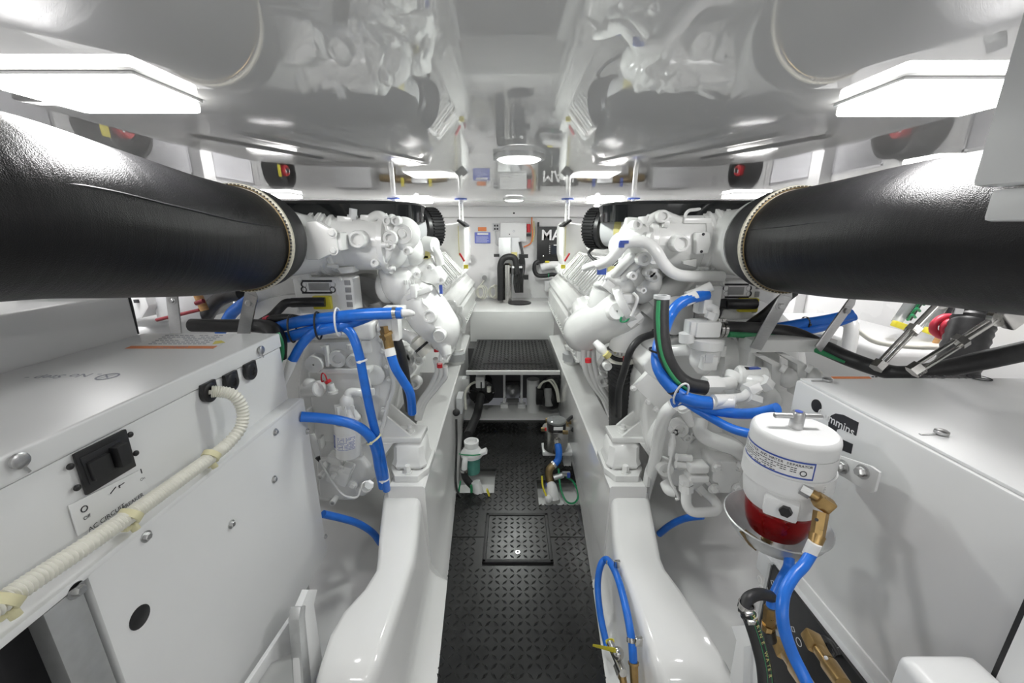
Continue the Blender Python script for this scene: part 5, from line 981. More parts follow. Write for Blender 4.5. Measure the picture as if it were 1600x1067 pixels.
    for k in range(5):
        for i in range(22 if k < 3 else 16):
            if random.random() < .18: continue
            a0 = -2.0+i*.07; z = -.050-.0042*k; ltx.poly([cp_(a0, z, r*1.010), cp_(a0+.055, z, r*1.010), cp_(a0+.055, z+.0016, r*1.010), cp_(a0, z+.0016, r*1.010)], [(0, 1, 2, 3)])
    ltx.ring(cp_(-.33, -.058, r*1.01), V(math.sin(-.33), -math.cos(-.33), 0), .006, .0045, .0006, 18)
    for i, ch_ in enumerate('101721'): ltx.text(ch_, cp_(.20, -.108+.0048*i, r*1.046), ZA, V(-math.cos(.2), -math.sin(.2), 0), .0058, .01)
    lab.build('label', 'sticker', t, closed=False); lab2.build('label_border', 'blue_paint', t, closed=False); o = ltx.build('label_text', 'print_dark', t, closed=False); o['kind'] = 'stuff'
    part('serial_sticker', 'sticker', t, lambda b: [b.poly([cp_(.14+.03*i, -.112, r*1.043), cp_(.17+.03*i, -.112, r*1.043), cp_(.17+.03*i, -.080, r*1.043), cp_(.14+.03*i, -.080, r*1.043)], [(0, 1, 2, 3)]) for i in range(4)])
    # outlet elbow in brass with blue hose
    a = hf((1252, 762), .665); e1 = hf((1280, 778), .645); e2 = hf((1290, 800), .64)
    el = part('outlet_nut', 'brushed', t, lambda b: b.cyl(a, a+(e1-a)*.55, .0125, .0125, 6)); part('elbow', 'brass', t, lambda b: b.box(hf((1287, 786), .64), (.030, .022, .026), (V(.82, -.3, -.45).normalized(), V(.34, .94, 0), V(.42, -.15, .89)), .004).cyl(a+(e1-a)*.5, e1, .0095), 'brass elbow fitting')
    part('swivel', 'brass', t, lambda b: b.cyl(hf((1283, 800), .635), hf((1277, 838), .615), .0125, .0115, 6).cyl(hf((1277, 836), .615), hf((1273, 850), .607), .0135, .011)); part('ferrule', 'sticker', t, lambda b: b.cyl(hf((1273, 848), .603), hf((1264, 868), .60), .0112))
    part('test_port', 'print_dark', t, lambda b: b.cyl(hf((1276, 812), .617), hf((1276, 812), .614), .003))
    return t
rac()
# ================================================================== BLUE AND BLACK HOSES
def hose(name, m, pts, r, label, cat='hose', grp=None, n=14):
    t = thing(name, label, cat, PY(*pts[len(pts)//2]), grp); part('hose', m, t, lambda b: b.tube([PY(*p) for p in pts], r, n, 10)); return t
def tie(t, p, axis, r, m='black_plastic'): part('cable_tie', m, t, lambda b: b.ring(PY(*p), axis, r, r-.003, .006, 20).box(PY(*p)+V(0, -r, 0), (.008, .008, .008)))
BL = 'blue hydraulic hoses'
bh = [hose('blue_hose', 'blue_hose', [(432, 512, 1.36), (470, 502, 1.33), (520, 496, 1.31), (570, 491, 1.30), (628, 489, 1.30)], .0195, 'upper blue hose of the pair running into the left engine', grp=BL),
      hose('blue_hose', 'blue_hose', [(436, 530, 1.35), (480, 519, 1.32), (528, 510, 1.31), (560, 500, 1.34), (585, 490, 1.36)], .0195, 'lower blue hose of the pair running into the left engine', grp=BL)]
for q, m in (((456, 512, 1.325), 'black_plastic'), ((497, 507, 1.31), 'black_plastic'), ((528, 501, 1.30), 'print_white')): part('cable_tie', m, bh[0], lambda b: b.tube([PY(*q)+V(0, -.026*math.cos(a)-.0, .047*math.sin(a)-.004) for a in [k*math.pi/8 for k in range(17)]], .0032, 6, 2), None)
part('hose_clamp', 'stainless', bh[0], lambda b: b.ring(PY(617, 489, 1.30), XA, .021, .019, .012)); part('elbow_fitting', 'engine_white', bh[0], lambda b: b.tube([PY(626, 489, 1.30), PY(640, 489, 1.30), PY(646, 490, 1.31)], [.014, .012, .008], 10).box(PY(616, 483, 1.36), (.07, .06, .02), None, .004)); part('white_block', 'engine_white', bh[0], lambda b: b.box(PY(604, 504, 1.36), (.045, .05, .05), None, .008).box(PY(618, 512, 1.37), (.035, .05, .085), None, .006))
vt = hose('blue_hose', 'blue_hose', [(456, 565, 1.30), (470, 540, 1.30), (490, 519, 1.30), (510, 508, 1.32), (530, 509, 1.32), (548, 520, 1.31), (560, 550, 1.30), (568, 590, 1.30), (576, 630, 1.31), (584, 665, 1.32), (592, 695, 1.34), (599, 730, 1.36), (604, 765, 1.40)], .0155, 'blue hose arching over and dropping past the white oil filter', grp=BL)
part('end_sleeve', 'engine_white', vt, lambda b: b.cyl(PY(457, 562, 1.30), PY(443, 600, 1.30), .0165, .010)); tie(vt, (565, 563, 1.30), V(.2, 0, -1), .019, 'print_white'); tie(vt, (600, 748, 1.38), V(.1, 0, -1), .022, 'print_white')
hz = hose('blue_hose', 'blue_hose', [(470, 651, 1.22), (500, 653, 1.24), (535, 658, 1.26), (562, 668, 1.28), (580, 685, 1.30), (588, 705, 1.33), (592, 730, 1.36), (598, 760, 1.40)], .0175, 'blue hose leaving the left generator and curving down', grp=BL); tie(hz, (584, 686, 1.305), V(.5, 0, -.8), .030, 'cream_tie')
bf = hose('blue_hose', 'blue_hose', [(610, 552, 1.34), (618, 575, 1.34), (630, 595, 1.36), (641, 615, 1.38), (644, 645, 1.42)], .0165, 'blue hose below the brass fitting on the left engine', grp=BL)
part('brass_union', 'brass', bf, lambda b: b.cyl(PY(602, 508, 1.35), PY(606, 530, 1.35), .023, .020, 6).cyl(PY(606, 530, 1.35), PY(609, 546, 1.35), .018, .017).cyl(PY(603, 520, 1.345), PY(605, 524, 1.345), .026, n=6), 'brass union'); part('end_sleeve', 'engine_white', bf, lambda b: b.cyl(PY(608, 544, 1.345), PY(611, 556, 1.34), .019))
hose('black_hose', 'black_rubber', [(618, 525, 1.42), (626, 550, 1.42), (632, 580, 1.44), (636, 610, 1.48), (640, 640, 1.52)], .018, 'black hose beside the brass fitting on the left engine')
t = hose('wiring_loom', 'black_rubber', [(405, 506, 1.38), (430, 498, 1.37), (455, 497, 1.36), (485, 501, 1.36), (540, 495, 1.38), (565, 487, 1.40), (590, 490, 1.42)], .0145, 'black ribbed wiring loom with red tape above the blue hoses', 'cables'); part('red_tape', 'coral', t, lambda b: b.cyl(PY(415, 502, 1.375), PY(421, 500, 1.373), .0165), 'red tape')
hose('blue_hose', 'blue_hose', [(505, 803, 1.30), (535, 810, 1.36), (560, 818, 1.42), (582, 832, 1.47), (594, 848, 1.50)], .0145, 'blue hose lying in the bilge behind the left stringer end', grp=BL)
hose('blue_hose', 'blue_hose', [(1098, 806, 1.40), (1070, 810, 1.44), (1048, 820, 1.48), (1030, 834, 1.52)], .0145, 'blue hose lying in the bilge behind the right stringer end', grp=BL)
hose('blue_hose', 'blue_hose', [(345, 520, 1.9), (362, 490, 1.85), (380, 475, 1.80), (395, 465, 1.8)], .026, 'blue hose behind the left strut bar under the exhaust hose', grp=BL); hose('black_hose', 'black_rubber', [(315, 505, 1.95), (335, 475, 1.92), (355, 462, 1.90), (378, 458, 1.88)], .034, 'black hose curving behind the left strut bar')
# right side
b1 = hose('blue_hose', 'blue_hose', [(1105, 460, 1.36), (1075, 468, 1.34), (1058, 478, 1.33), (1046, 495, 1.32), (1038, 515, 1.28), (1029, 540, 1.22), (1027, 565, 1.18), (1034, 585, 1.14), (1048, 604, 1.12), (1068, 620, 1.10), (1090, 627, 1.08), (1115, 630, 1.06)], .019, 'blue hose looping beside the black hose on the right engine', grp=BL)
part('end_sleeve', 'engine_white', b1, lambda b: b.cyl(PY(1086, 463, 1.35), PY(1068, 471, 1.34), .0215)); part('end_sleeve', 'engine_white', b1, lambda b: b.cyl(PY(1112, 629, 1.06), PY(1145, 629, 1.05), .021, .019))
b2 = hose('black_hose', 'black_rubber', [(1034, 466, 1.20), (1033, 500, 1.18), (1035, 530, 1.16), (1042, 560, 1.14), (1056, 585, 1.13), (1075, 600, 1.12), (1102, 606, 1.12)], .0225, 'black hose with green stripe curving down to the right hydraulic valve'); part('stripe', 'green_stripe', b2, lambda b: b.tube([PY(1029, 470, 1.182), PY(1028, 500, 1.165), PY(1031, 535, 1.145), (PY(1039, 566, 1.125)), PY(1054, 592, 1.112), PY(1075, 608, 1.105)], .0065, 8)); part('hose_mouth', 'panel_grey', b2, lambda b: b.ring(PY(1034, 464, 1.20), ZA, .024, .016, .01))
tie(b1, (1031, 548, 1.19), V(.1, 0, 1), .034); tie(b1, (1053, 606, 1.115), V(.7, 0, -.6), .024); part('cable_tie', 'print_white', b1, lambda b: b.tube([PY(1064, 616, 1.09)+V(.018*math.sin(a), -.02*math.cos(a), .042*math.cos(a)) for a in [k*math.pi/8 for k in range(17)]], .003, 6, 2))
b3 = hose('blue_hose', 'blue_hose', [(1050, 630, 1.12), (1066, 626, 1.12), (1085, 633, 1.10), (1115, 641, 1.06), (1150, 646, 1.02), (1185, 645, .96), (1215, 638, .92)], .0145, 'blue hose passing below the hydraulic valve to the separator', grp=BL); b4 = hose('blue_hose', 'blue_hose', [(1066, 624, 1.13), (1085, 637, 1.10), (1110, 652, 1.06), (1140, 668, 1.0), (1165, 676, .96), (1190, 680, .92)], .0125, 'thin blue hose sloping down to the separator label', grp=BL)
b5 = hose('blue_hose', 'blue_hose', [(1268, 864, .60), (1255, 884, .585), (1240, 900, .57), (1226, 925, .55), (1222, 955, .53), (1226, 985, .515), (1238, 1020, .50), (1255, 1055, .48), (1270, 1085, .46)], .0098, 'blue hose hanging from the brass elbow of the separator', grp=BL)
b6 = hose('blue_hose', 'blue_hose', [(1233, 862, .66), (1232, 885, .65), (1222, 905, .63), (1210, 930, .615), (1204, 952, .605)], .0095, 'blue hose behind, dropping to the brass union on the plate', grp=BL); part('union', 'brass', b6, lambda b: b.cyl(PY(1204, 948, .605), PY(1201, 975, .60), .0115, .0105, 6).cyl(PY(1201, 975, .60), PY(1199, 984, .60), .0125, .011, 8), 'brass union'); part('tail', 'black_plastic', b6, lambda b: b.cyl(PY(1200, 982, .60), PY(1203, 998, .60), .012)); part('nipple', 'brushed', b6, lambda b: b.cyl(PY(1214, 972, .62), PY(1218, 992, .61), .009, .007))
for (q, Yp, lab) in (((1272, 1003), .66, 'brass elbow fitting on the black plate, the right one'), ((1223, 1014), .60, 'brass elbow fitting on the black plate, the left one')):
    c = PY(*q, Yp); k = .78 if q[0] > 1250 else .66; t = thing('brass_elbow', lab, 'fitting', c-ZA*.1, 'brass elbows')
    part('elbow_block', 'brass', t, lambda b: b.box(c, (.042*k, .05*k, .032*k), (V(.9, -.2, -.38).normalized(), V(.22, .97, 0), V(.37, -.08, .92)), .004)); part('swivel', 'brass', t, lambda b: b.cyl(PY(q[0]+10*k, q[1]+16*k, Yp-.02), PY(q[0]+32*k, q[1]+48*k, Yp-.06), .0165*k, .015*k, 12).cyl(PY(q[0]+16*k, q[1]+22*k, Yp-.026), PY(q[0]+28*k, q[1]+40*k, Yp-.05), .019*k, n=6)); part('ferrule', 'brass', t, lambda b: b.cyl(PY(q[0]+31*k, q[1]+46*k, Yp-.06), PY(q[0]+60*k, q[1]+88*k, Yp-.11), .021*k, .019*k, 16)); part('white_dot', 'print_white', t, lambda b: b.ball(PY(q[0]+24*k, q[1]+32*k, Yp-.058), .004))
t = thing('cable_loop', 'coiled black cable at the edge of the connection plate', 'cables', PX(1298, 1010, .715)); part('cable', 'black_rubber', t, lambda b: b.tube([PX(1283, 995, .716), PX(1292, 998, .705), PX(1302, 1008, .70), PX(1307, 1020, .70), PX(1300, 1024, .712), PX(1290, 1010, .712), PX(1288, 1000, .705), PX(1298, 1004, .695), PX(1310, 1024, .695)], .0045, 8))
# marine water hose with lettering
mw = [(1213, 935, .62), (1190, 928, .60), (1172, 933, .585), (1164, 945, .575), (1163, 958, .565)]; mw2 = [(1166, 952, .565), (1176, 978, .555), (1186, 1010, .54), (1194, 1045, .525), (1198, 1090, .505)]
t = thing('marine_water_hose', 'black hose with green lettered stripe at the bottom right', 'hose', PY(1190, 1060, .52)); part('elbow', 'black_rubber', t, lambda b: b.tube([PY(*p) for p in mw], .0105, 16)); part('hose', 'black_rubber', t, lambda b: b.tube([PY(*p) for p in mw2], .0125, 20))
for q, ax in (((1166, 947, .57), V(.1, 0, 1)), ((1170, 960, .563), V(-.15, 0, 1))): part('hose_clamp', 'stainless', t, lambda b: b.ring(PY(*q), ax, .0142, .012, .009, 28).box(PY(*q)+V(-.004, -.0145, .0), (.014, .007, .009), None, .002))
sp_ = spline([PY(*p) for p in mw2], 12); ctr = []
stm = MB(); chars = 'MARINE WATER HARDWALL'
def off(p, i, f):
    tg = (sp_[min(i+1, len(sp_)-1)]-sp_[max(i-1, 0)]).normalized(); view = (CAM-p).normalized(); sd = tg.cross(view).normalized(); n = sd.cross(tg)*-1
    n = (view-tg*view.dot(tg)).normalized(); sd = tg.cross(n)
    a = f; return p+(n*math.cos(a)-sd*math.sin(a))*.01275, tg, (sd*math.cos(a)+n*math.sin(a)), (n*math.cos(a)-sd*math.sin(a))
side = .60
for i in range(len(sp_)-1):
    q = [off(sp_[i], i, side-.36)[0], off(sp_[i], i, side+.36)[0], off(sp_[i+1], i+1, side+.36)[0], off(sp_[i+1], i+1, side-.36)[0]]; stm.poly(q, [(0, 1, 2, 3)])
stm.build('stripe', 'green_stripe', t, closed=False)
ltm = MB(); L_ = .012; ci = 0; acc = 0
for i in range(1, len(sp_)):
    acc += (sp_[i]-sp_[i-1]).length
    while ci < len(chars) and acc > .006+ci*.0088:
        if chars[ci] != ' ':
            p, tg, sd, nn = off(sp_[i], i, side); ltm.text(chars[ci], p+nn*.0004, tg, nn.cross(tg), .0085, .012)
        ci += 1
ltm.build('lettering', 'gasket_yellow', t, closed=False)
rb2 = thing('support_bracket', 'white support bracket beside the lettered black hose', 'bracket', PX(1160, 1065, .62)); part('plate', 'powder_white', rb2, lambda b: b.prism([PX(*p, .62) for p in ((1142, 978), (1172, 976), (1180, 1000), (1190, 1085), (1135, 1085), (1150, 1000))], (.02, 0, 0), .003)); part('rib', 'panel_grey', rb2, lambda b: b.prism([PX(*p, .615) for p in ((1162, 1010), (1172, 1008), (1174, 1020), (1172, 1085), (1160, 1085))], (.02, 0, 0), .002))
part('cross_plate', 'panel_grey', rb2, lambda b: b.bx(.64, .73, .54, .60, .40, .41))
# drain hose loop on the right stringer with a yellow lever valve
DX = .372
dl = [PX(949, 1012, DX-.03), PX(938, 960, DX-.04), PX(934, 915, DX-.04), PX(938, 885, DX-.028), PX(946, 874, DX-.008), PX(954, 880, DX), PX(966, 905, DX), PX(978, 950, DX), PX(987, 1000, DX), PX(990, 1040, DX)]
t = thing('drain_hose', 'blue drain hose loop clipped to the right stringer end', 'hose', dl[4]); part('hose', 'blue_hose', t, lambda b: b.tube(dl, .0125, 14, 10))
for q in ((953, 879), (987, 1000)): part('clamp', 'stainless', t, lambda b: b.ring(PX(*q, DX), V(.1, .6, .7), .0148, .0125, .013, 20)); part('clamp_tab', 'stainless', t, lambda b: b.box(PX(q[0]+11, q[1]+2, DX+.008), (.022, .012, .030), None, .003))
part('brass_end', 'brass', t, lambda b: b.cyl(PX(990, 1036, DX), PX(992, 1078, DX), .0135, .012, 8).ring(PX(990, 1036, DX), V(0, .5, .8), .016, .012, .006)); part('yellow_collar', 'yellow', t, lambda b: b.ring(PX(953, 1002, DX-.03), V(-.2, .5, .8), .0155, .012, .006))
vv = thing('ball_valve', 'steel ball valve with yellow lever on the drain hose', 'valve', PX(962, 1030, DX-.025)); part('body', 'stainless', vv, lambda b: b.ball(PX(966, 1021, DX-.025), .019).cyl(PX(954, 1006, DX-.03), PX(974, 1052, DX-.02), .013).cyl(PX(966, 1040, DX-.022), PX(972, 1056, DX-.02), .017, n=6)); part('lever', 'yellow', vv, lambda b: b.prism([PX(927, 1010, DX-.06), PX(928, 1006, DX-.06), PX(963, 1012, DX-.05), PX(962, 1020, DX-.05)], (-.004, 0, 0), .001), 'yellow lever'); part('tail', 'brass', vv, lambda b: b.cyl(PX(972, 1052, DX-.02), PX(977, 1085, DX-.015), .012, n=8))
# black hose with green stripe feeding the right filter cap
t = thing('raw_water_hose', 'black and green hose clamped to the white filter cap', 'hose', PY(1180, 520, 1.36)); rp_ = [(1122, 514, 1.345), (1160, 515, 1.36), (1200, 517, 1.38), (1240, 523, 1.36), (1280, 540, 1.30), (1330, 562, 1.22), (1385, 580, 1.12), (1420, 582, 1.08), (1480, 575, 1.05), (1540, 562, 1.02), (1640, 540, .98)]
part('hose', 'black_rubber', t, lambda b: b.tube([PY(*p) for p in rp_], [.028, .028, .028, .028, .026, .024, .022, .02, .024, .026, .026], 18, 8)); part('stripe', 'green_stripe', t, lambda b: b.tube([PY(1138, 522, 1.322), PY(1170, 524, 1.335), PY(1200, 526, 1.355), PY(1240, 532, 1.335), PY(1280, 549, 1.275), PY(1320, 566, 1.215)], [.0105, .0105, .0105, .0105, .009, .004], 10))
for x in (1124, 1130): part('hose_clamp', 'stainless', t, lambda b: b.ring(PY(x, 514, 1.345), XA, .031, .027, .010, 28).box(PY(x, 500, 1.33), (.012, .02, .012), None, .003))
t = hose('black_hose', 'black_rubber', [(1020, 522, 1.44), (1000, 530, 1.42), (985, 548, 1.40), (975, 580, 1.42), (967, 610, 1.46), (966, 650, 1.54)], .0135, 'slim black hose passing the corrugated hose'); hose('black_hose', 'black_rubber', [(1020, 520, 1.50), (1060, 518, 1.50), (1100, 520, 1.50)], .015, 'short black hose behind the filter cap')
hose('wiring_loom', 'black_rubber', [(1172, 508, 1.50), (1195, 492, 1.46), (1220, 470, 1.44), (1240, 455, 1.44)], .020, 'ribbed black loom rising under the right exhaust hose', 'cables')
t = hose('blue_hose', 'blue_hose', [(1215, 512, 1.62), (1250, 506, 1.60), (1290, 500, 1.58), (1332, 491, 1.56)], .021, 'upper blue hose behind the right strut bar', grp=BL); tie(t, (1258, 505, 1.60), XA, .028); hose('blue_hose', 'blue_hose', [(1240, 519, 1.60), (1275, 513, 1.58), (1310, 503, 1.58), (1334, 494, 1.58)], .019, 'lower blue hose behind the right strut bar', grp=BL)
# ================================================================== STRUTS UNDER THE EXHAUST HOSES
def bar(name, a, c, w, label, grp='steel hose struts', th=.006, bolt=True):
    a = PY(*a); c = PY(*c); t = thing(name, label, 'strut', min(a, c, key=lambda p: p.z), grp); z = (c-a).normalized(); x = z.cross(V(0, -1, 0)).normalized(); y = z.cross(x)
    part('bar', 'brushed', t, lambda b: b.box((a+c)/2, (w, th, (c-a).length), (x, y, z), .0015)); 
    if bolt: part('bolt', 'brushed', t, lambda b: b.bolt(c-z*.035-V(0, th/2, 0), V(0, -1, 0), .010, .008)); part('tip', 'brushed', t, lambda b: b.prism([c+x*w/2-V(0, .003, 0), c-x*w/2-V(0, .003, 0), c+z*.03-V(0, .003, 0)], (0, .006, 0)))
    return t
bar('strut', (378, 535, 1.34), (393, 460, 1.30), .042, 'stainless strut with bolt under the left exhaust hose end')
bar('strut', (278, 545, 1.45), (268, 455, 1.40), .042, 'stainless strut under the middle of the left exhaust hose')
bar('strut', (1180, 545, 1.27), (1228, 462, 1.24), .040, 'stainless strut with bolt under the right exhaust hose end')
bar('strut', (1278, 545, 1.24), (1330, 472, 1.30), .030, 'stainless strut bar further right under the right exhaust hose')
def turn(a, c, label):
    a = PY(*a); c = PY(*c); t = thing('turnbuckle', label, 'strut', a, 'stainless turnbuckles'); z = (c-a).normalized(); l = (c-a).length; x, y, zz = frame(z)
    for k in (-1, 1): part('side_bar', 'stainless', t, lambda b: b.cyl(a+y*.011*k, a+z*l*.55+y*.011*k, .0055, n=10))
    part('socket', 'stainless', t, lambda b: b.cyl(a+z*l*.52, a+z*l*.60, .019, n=6)); part('rod', 'stainless', t, lambda b: b.cyl(a+z*l*.55, c, .010, n=12)); part('foot', 'stainless', t, lambda b: b.cyl(a-z*.01, a+z*.015, .019, n=6)); part('eye', 'stainless', t, lambda b: b.ring(c, V(0, 1, 0), .024, .011, .014, 20))
turn((1372, 572, 1.12), (1470, 470, 1.16), 'stainless turnbuckle rising to the right exhaust hose, the left one'); turn((1430, 578, 1.0), (1560, 495, .98), 'stainless turnbuckle rising to the right exhaust hose, the right one')
part('clevis', 'stainless', None, lambda b: b.box(PY(1580, 492, .97), (.05, .03, .06), (V(.7, 0, .7), YA, V(-.7, 0, .7)), .006)); o = bpy.context.scene.collection.objects[-1]; tag(o, 'grey clevis at the right end of the turnbuckles', 'fitting')
# outboard clutter seen below the hoses
t = thing('corrugated_water_hose', 'large black ribbed hose with blue lettering beyond the right generator', 'hose', PY(1500, 580, 1.42)); part('hose', 'black_rubber', t, lambda b: b.tube([PY(1545, 440, 1.55), PY(1530, 480, 1.52), PY(1512, 525, 1.48), PY(1490, 590, 1.42)], .064, 24, 10, rib=.035)); part('hose_clamp', 'stainless', t, lambda b: b.ring(PY(1538, 465, 1.535), V(-.3, 0, 1), .070, .062, .03, 32)); part('spigot', 'cream', t, lambda b: b.cyl(PY(1548, 440, 1.55), PY(1541, 460, 1.54), .058)); 
part('print_band', 'blue_paint', t, lambda b: b.tube([PY(1553, 478, 1.475), PY(1537, 520, 1.445), PY(1522, 555, 1.415), PY(1512, 580, 1.395)], .016, 10)); part('tag', 'sticker', t, lambda b: b.box(PY(1501, 478, 1.45), (.03, .004, .06)))
t = thing('red_lanyard', 'coral red lanyard loop hanging beyond the right generator', 'lanyard', PY(1478, 525, 1.6)); part('loop', 'coral', t, lambda b: b.tube([PY(1500, 498, 1.6), PY(1478, 495, 1.6), PY(1462, 503, 1.6), PY(1458, 515, 1.6), (PY(1466, 523, 1.6)), PY(1478, 527, 1.6)], .014, 12)); part('loop', 'coral', t, lambda b: b.tube([PY(1498, 502, 1.58), PY(1482, 503, 1.58), PY(1474, 512, 1.58), PY(1478, 526, 1.58)], .013, 12))
t = thing('sight_gauge', 'clear tube gauge with yellow ends beyond the right generator', 'gauge', PY(1405, 510, 1.9))
for (a, c) in (((1400, 505), (1445, 440)), ((1450, 515), (1495, 440))):
    part('tube', 'acrylic', t, lambda b: b.cyl(PY(*a, 1.9), PY(*c, 1.9), .022)); part('rod', 'print_dark', t, lambda b: b.cyl(PY(a[0]+12, a[1]-8, 1.92), PY(c[0]+12, c[1]-8, 1.92), .03)); part('end_block', 'yellow', t, lambda b: b.box(PY(a[0]+8, a[1]+4, 1.88), (.085, .03, .03), (V(.95, 0, -.3), YA, V(.3, 0, .95)), .006))
for k in range(5): part('green_strap', 'green_wire', t, lambda b: b.tube([PY(1418+7*k, 500-10*k, 1.87), PY(1425+7*k, 492-10*k, 1.85), PY(1430+7*k, 496-10*k, 1.87)], .006, 8))
part('wood_handle', 'wood', t, lambda b: b.cyl(PY(1458, 542, 1.86), PY(1470, 520, 1.86), .012)); part('top_block', 'yellow', t, lambda b: b.box(PY(1487, 465, 1.85), (.07, .03, .03), None, .006).box(PY(1508, 467, 1.85), (.05, .03, .03), None, .006))
tk = tag(part('side_tank', 'powder_white', None, lambda b: b.bx(1.70, 2.15, 1.72, 2.6, .55, 1.02, .03, 3)), 'white tank top along the hull beyond the right generator', 'tank'); 
hose('cream_cable', 'cream', [(1330, 505, 1.7), (1345, 520, 1.66), (1370, 535, 1.6), (1420, 542, 1.6), (1475, 544, 1.62)], .009, 'thin cream cable lying across the white tank top', 'cable'); hose('white_pipe_bend', 'engine_white', [(1318, 500, 1.75), (1328, 505, 1.72), (1330, 520, 1.68), (1322, 560, 1.6)], .028, 'white bent pipe behind the right strut bars', 'pipe')
tag(part('side_tank', 'powder_white', None, lambda b: b.bx(-2.15, -1.75, 1.3, 2.6, .5, 1.10, .03, 3)), 'white tank top along the hull beyond the left generator', 'tank')
t = thing('wall_box', 'white equipment box with small black window under the left hose', 'box', PY(205, 500, 1.9)); part('case', 'powder_white', t, lambda b: b.prism([PY(*p, 1.85) for p in ((150, 445), (220, 445), (232, 480), (222, 497), (200, 500), (150, 500))], (0, .25, 0), .01)); part('window', 'print_dark', t, lambda b: b.bx(PY(210, 470, 1.845).x, PY(216, 470, 1.845).x, 1.84, 1.85, PY(210, 473, 1.845).z, PY(210, 468, 1.845).z))
part('side_case', 'panel_grey', t, lambda b: b.prism([PY(*p, 1.90) for p in ((232, 445), (300, 445), (315, 500), (245, 500))], (0, .25, 0), .01)); t2 = thing('red_rail', 'dark red rail behind the left strut bar', 'rail', PY(290, 490, 2.0)); part('rail', 'dark_red', t2, lambda b: b.cyl(PY(245, 500, 1.84), PY(312, 484, 1.84), .008)); part('wood_grip', 'wood', t2, lambda b: b.cyl(PY(320, 485, 1.84), PY(308, 458, 1.84), .018)); part('grip_band', 'dark_red', t2, lambda b: b.cyl(PY(318, 470, 1.80), PY(306, 474, 1.80), .010))
tag(part('black_hose_end', 'black_rubber', None, lambda b: b.tube([PY(30, 450, 1.25), PY(60, 448, 1.22), PY(108, 452, 1.2)], [.03, .05, .05], 16)), 'short black hose stub under the left exhaust hose', 'hose')
# ================================================================== BILGE PUMPS AND STRAINERS IN THE AISLE
t = thing('bilge_pump', 'black bilge pump with white motor top in the recess, left side', 'pump', PY(750, 648, 3.08)); c = PY(752, 615, 3.10)
part('pump_face', 'black_plastic', t, lambda b: b.lathe(c+YA*.09, -YA, [(0, .10), (.04, .115), (.06, .112), (.075, .085), (.085, .03), (.10, .03)], 32)); part('motor_body', 'black_plastic', t, lambda b: b.cyl(c+YA*.09, c+YA*.28, .08)); part('motor_top', 'powder_white', t, lambda b: b.box(PY(751, 594, 3.16), (.075, .12, .10), None, .01))
for k in range(5): a = k*1.2566+.3; part('face_rib', 'black_plastic', t, lambda b: b.box(c-YA*.0+V(.06*math.cos(a), .012, .06*math.sin(a)), (.09, .03, .012), (V(math.cos(a), 0, math.sin(a)), YA, V(-math.sin(a), 0, math.cos(a))), .003))
for k in range(6): a = k*1.047; part('face_bolt', 'stainless', t, lambda b: b.bolt(c+V(.098*math.cos(a), .03, .098*math.sin(a)), -YA, .008, .01))
part('outlet_hose', 'black_rubber', t, lambda b: b.tube([c-YA*.02, PY(746, 645, 2.95), PY(738, 665, 2.75), PY(731, 680, 2.6)], .034, 14)); part('cap', 'cream', t, lambda b: b.cyl(PY(764, 612, 3.08), PY(764, 604, 3.08), .018)); part('wire', 'cream', t, lambda b: b.tube([PY(728, 640, 2.9), PY(727, 615, 2.95), PY(734, 602, 3.0), PY(742, 597, 3.1)], .010, 8)); part('control_box', 'powder_white', t, lambda b: b.box(PY(728, 600, 3.1), (.06, .08, .12), None, .006))
t = thing('bilge_pump', 'black bilge pump wrapped in wires in the recess, right side', 'pump', PY(862, 645, 3.1)); c = PY(860, 622, 3.14); part('pump_body', 'black_plastic', t, lambda b: b.ball(c, (.10, .10, .10)).cyl(c, c+V(-.02, -.02, .17), .05).box(PY(843, 618, 3.12), (.06, .08, .14), None, .01)); part('motor', 'cast_grey', t, lambda b: b.cyl(PY(856, 606, 3.10), PY(858, 634, 3.06), .035))
for k in range(5): part('wire', 'cream' if k < 2 else 'black_rubber', t, lambda b: b.tube([PY(841+k*2, 606, 3.04), PY(847+k*2, 598-k*1.5, 3.02), PY(858+k*4, 595-k*2, 3.02), PY(868+k*3, 608, 3.02), PY(872+k*2, 628, 3.0)], .008, 8))
part('post', 'powder_white', t, lambda b: b.cyl(PY(833, 642, 3.2), PY(833, 592, 3.2), .055))
for x, nm in ((788, 'left'), (815, 'right')): tag(part('recess_stay', 'powder_white', None, lambda b: b.box(PY(x, 610, 3.3), (.02, .02, .38)).box(PY(x, 634, 3.28), (.07, .06, .05), None, .008)), 'white upright stay in the recess, the %s one' % nm, 'stay')
t = thing('recess_valve', 'grey valve block in the middle of the bilge recess', 'valve', PY(801, 636, 3.45)); part('block', 'cast_grey', t, lambda b: b.box(PY(801, 632, 3.45), (.12, .1, .09), None, .01)); part('flange', 'cream', t, lambda b: b.box(PY(801, 639, 3.40), (.15, .1, .02))); part('body', 'aluminium', t, lambda b: b.ball(PY(801, 612, 3.6), (.08, .08, .09))); part('handle', 'black_plastic', t, lambda b: b.box(PY(801, 598, 3.5), (.16, .03, .03)))
